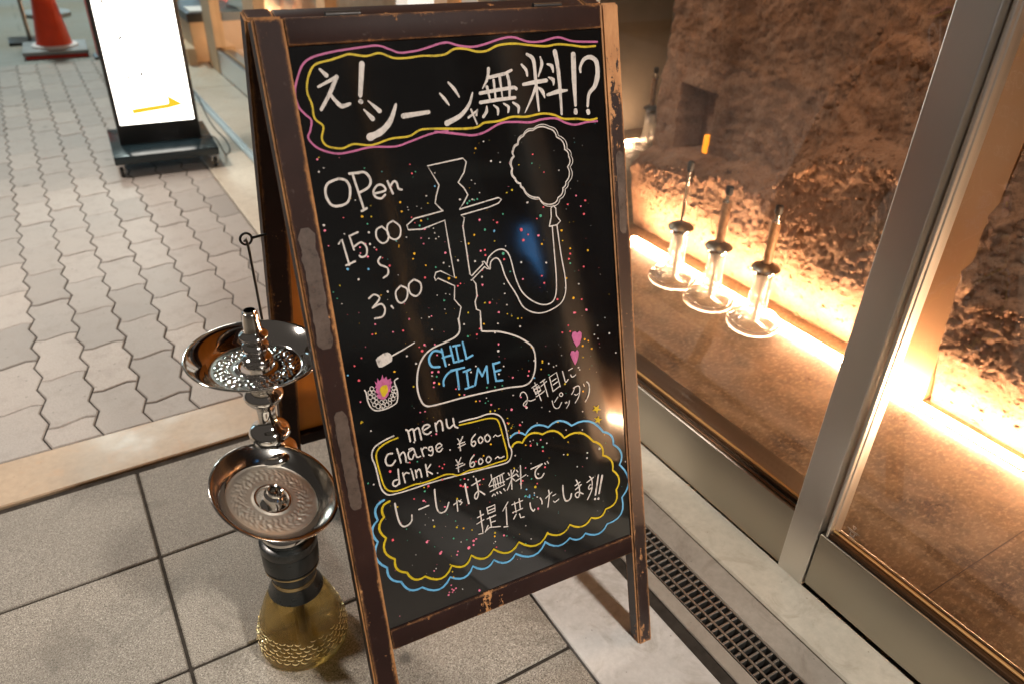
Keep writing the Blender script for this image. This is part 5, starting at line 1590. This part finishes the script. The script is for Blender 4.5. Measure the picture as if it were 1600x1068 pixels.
TT = thing('hookah_tray', 'dull metal tray tilted on the hose port in front of the chrome hookah stem', 'tray', tuple(TC))
bm = tray_mesh(MTn, 0.0895, 0.0205, 0.0008, 4.0)
obj('tray_dish', bm, [MT['tray_wall'], MT['tray_floor']], TT, smooth='all')

# ================================================================== LIGHT BOX SIGN
sy = R(-3.5)
SG = thing('light_box_sign', 'glowing white light box sign with a yellow arrow on a black wheeled base', 'sign', (0.44, 3.80, 0.0), rz=sy)
MS = Matrix.Translation((0.44, 3.80, 0)) @ Matrix.Rotation(sy, 4, 'Z')
def sobj(name, bm, mats, parent, **kw):
    bm.transform(MS)
    return obj(name, bm, mats, parent, **kw)
bm = BM()
box(bm, -0.176, 0.170, -0.06, 0.03, 0.1005, 1.42, bev=.003)
body = sobj('case', bm, MT['black'], SG, smooth=30)
bm = BM(); box(bm, -0.1585, 0.1515, -0.0615, -0.0602, 0.190, 1.36, bev=.0004, seg=1)
face = sobj('lit_panel', bm, MT['sign_face'], SG)
bm = BM()
a = [(-0.098, .234), (-0.098, .256), (.056, .268), (.056, .304), (.118, .260), (.056, .2475)]
prism(bm, a, 0, 0.0006, Matrix.Translation((0, -0.0617, 0)) @ Matrix.Rotation(R(90), 4, 'X'))
sobj('arrow', bm, MT['sign_arrow'], face)
for (x, z, w, h, rot) in ((-.118, .695, .004, .010, .2), (-.005, .688, .003, .016, .1), (-.082, .552, .012, .004, .5), (-.072, .525, .004, .009, .3), (-.066, .505, .002, .007, -.2), (-.082, .392, .007, .004, .6), (-.028, .403, .005, .009, -.4), (-.07, .418, .003, .002, 0), (-.045, .418, .003, .002, 0)):  # flecks of print; the rest is left out as drowned by the panel glow
    bm = BM()
    w *= 1.5
    h *= 1.5
    p = [(-w, -h * .5), (w * .2, -h), (w, h * .3), (-w * .1, h)]
    c, s_ = math.cos(rot), math.sin(rot)
    p = [(x + c * u - s_ * v, z + s_ * u + c * v) for u, v in p]
    prism(bm, p, 0, 0.0004, Matrix.Translation((0, -0.0616, 0)) @ Matrix.Rotation(R(90), 4, 'X'))
    sobj('overexposed_lettering', bm, MT['sign_mark'], face)
bm = BM()
box(bm, -0.2165, 0.2165, -0.225, 0.225, 0.064, 0.100, bev=.003)
sobj('base_plate', bm, MT['black_gloss'], SG, smooth=30)
for ix in (-1, 1):
    for iy in (-1, 1):
        bm = BM()
        cx, cy = ix * 0.196, iy * 0.185
        box(bm, cx - .018, cx + .018, cy - .018, cy + .018, 0.058, 0.0638, bev=.002)
        box(bm, cx - .013, cx - .0095, cy - .016, cy + .012, 0.018, 0.0578, bev=.001)
        box(bm, cx + .0095, cx + .013, cy - .016, cy + .012, 0.018, 0.0578, bev=.001)
        c = sobj('caster', bm, MT['chrome'], SG, smooth=40)
        bm = BM()
        lathe(bm, [(0, -.008), (.016, -.0085), (.021, -.0065), (.0225, 0), (.021, .0065), (.016, .0085), (0, .008)], 28, Matrix.Translation((cx, cy - .004, .0227)) @ Matrix.Rotation(R(90), 4, 'Y'))
        sobj('wheel', bm, MT['rubber'], c, smooth=40)
bm = BM()
cp = smoothpts([(0.60, 3.74, .104), (0.63, 3.72, .108), (0.665, 3.72, .09), (0.70, 3.74, .006), (0.735, 3.80, .006), (0.755, 3.98, .006), (0.752, 4.2, .006), (0.772, 4.5, .006), (0.80, 4.8, .012), (0.815, 5.2, .012), (0.79, 5.6, .006)], 6)
tube(bm, cp, 0.003, 8)
tag(obj('power_cord', bm, MT['rubber'], smooth=50, loc=(0.7, 4.2, 0)), 'thin dark power cord running from the light box sign along the track', 'cord')

# ================================================================== CONE AND STANDS
CN = thing('traffic_cone', 'orange traffic cone with a grey weight on its base beyond the pavers', 'traffic cone', (0.19, 6.50, 0))
MCn = Matrix.Translation((0.19, 6.50, 0)) @ Matrix.Rotation(R(-3), 4, 'Z')
bm = BM()
lathe(bm, [(.1165, .058), (.110, .085), (.030, .66), (.027, .69), (.018, .70), (.014, .695)], 56, MCn)
obj('cone_body', bm, MT['cone'], CN, smooth=60)
bm = BM(); box(bm, -.190, .190, -.190, .190, 0.0, .024, bev=.006); bm.transform(MCn)
obj('cone_base', bm, MT['cone_red'], CN, smooth=40)
CW = thing('cone_weight', 'grey square rubber weight with a white collar slipped over the orange cone', 'weight', (0.19, 6.50, 0.0245))
bm = BM()
box(bm, -.203, .200, -.2, .2, 0.0245, 0.050, bev=.006); bm.transform(MCn)
obj('plate', bm, MT['grey_rubber'], CW, smooth=40)
bm = BM(); lathe(bm, [(.118, .0502), (.147, .0502), (.146, .060), (.138, .066), (.118, .067)], 56, MCn, closed=True)
obj('collar', bm, MT['white_rubber'], CW, smooth=40)
PS = thing('pole_stand', 'thin grey pole stand half hidden behind the orange cone', 'pole stand', (0.05, 6.98, 0))
bm = BM(); lathe(bm, [(.0, .0205), (.0135, .0205), (.0135, 1.2), (0, 1.2)], 20, Matrix.Translation((0.052, 6.98, 0)))
obj('pole', bm, MT['tin'], PS, smooth=40)
bm = BM(); box(bm, -.09, .19, 6.86, 7.12, 0, .02, bev=.004)
obj('base', bm, MT['black'], PS, smooth=40)
DS = thing('round_weight', 'round grey weight disc lying on the road behind the orange cone', 'weight', (0.24, 8.2, 0))
bm = BM(); lathe(bm, [(0, 0), (.185, 0), (.19, .008), (.19, .03), (.18, .036), (.03, .036), (.028, .06), (0, .06)], 48, Matrix.Translation((0.24, 8.2, 0)))
obj('disc', bm, MT['grey_rubber'], DS, smooth=40)
RP = thing('red_banner_stand', 'narrow red upright stand just left of the light box sign', 'banner stand', (0.44, 6.25, 0))
bm = BM(); box(bm, .425, .455, 6.24, 6.262, 0.0152, 1.6, bev=.003)
obj('upright', bm, MT['cone_red'], RP)
bm = BM(); box(bm, .40, .56, 6.18, 6.33, 0, .015, bev=.003)
obj('base', bm, MT['black'], RP)

# far end of the shop front: a low cabinet, a yellow sign board, a red box
CBT = thing('step_cabinet', 'cream cabinet with a dark top beside the far end of the shop front', 'cabinet', (1.12, 6.05, 0))
bm = BM(); box(bm, 1.0, 1.35, 5.83, 6.4, 0.0, 0.265, bev=.004)
box(bm, .94, .9995, 5.75, 6.3, 0.0, 0.11, bev=.004)
obj('cabinet_body', bm, MT['cream'], CBT)
bm = BM(); box(bm, 0.985, 1.36, 5.80, 6.42, 0.2655, 0.325, bev=.004)
obj('cabinet_top', bm, MT['black'], CBT)
bm = BM(); box(bm, 1.02, 1.17, 5.84, 6.06, 0.3253, 0.331, bev=.001)
tag(obj('paper_sheet', bm, MT['paper'], loc=(1.1, 5.95, .3253)), 'pale sheet lying on the dark cabinet top', 'paper')
bm = BM(); box(bm, 0.98, 1.11, 6.75, 6.79, 0.0, 0.62, bev=.004)
box(bm, .975, 1.115, 6.745, 6.795, 0.2, 0.26, bev=.002)
tag(obj('yellow_sign_board', bm, MT['yellow_p'], loc=(1.05, 6.77, 0)), 'small yellow board standing past the dark topped cabinet', 'sign')
bm = BM(); box(bm, 1.25, 1.45, 6.62, 6.85, 0.0, 0.42, bev=.02)
tag(obj('red_bin', bm, MT['cone_red'], smooth=40, loc=(1.35, 6.7, 0)), 'red box beside the yellow board at the far end', 'box')

# ================================================================== what the glossy things mirror: across the road and inside the near window
t = thing('shop_across', 'bright bluish shop front far across the road, above the frame', 'building', (0.0, 11.6, 0))
bm = BM(); box(bm, -6.0, 5.0, 11.5, 13.5, 0.0, 6.0, bev=.02, seg=1)
obj('wall', bm, MT['grey_wall'], t)
for x in (-5.0, -2.2, 0.6, 3.2):
    bm = BM(); box(bm, x, x + 1.5, 11.47, 11.498, 0.5, 2.9, bev=.005, seg=1)
    obj('lit_window', bm, MT['blue_white'], t)
t = thing('blue_reflection_source', 'added blue glowing shape out of view, made for the blue reflection in the black board', 'lamp', (1.52, -1.2, 0.002))  # unseen blue glow added only to be mirrored in the board
bm = BM()
tube(bm, smoothpts([(1.50, -1.17, .72), (1.515, -1.2, .80), (1.50, -1.22, .86), (1.47, -1.19, .93), (1.46, -1.17, 1.0)], 5), [.012] * 4 + [.03] * 8 + [.036] * 5 + [.026] * 4, 12)
obj('tube', bm, MT['blue_lit'], t, smooth=50)
bm = BM(); lathe(bm, [(0, .0025), (.08, .0025), (.08, .012), (.012, .02), (.010, .712), (0, .712)], 24, Matrix.Translation((1.50, -1.17, 0)))
obj('stand', bm, MT['black'], t, smooth=40)
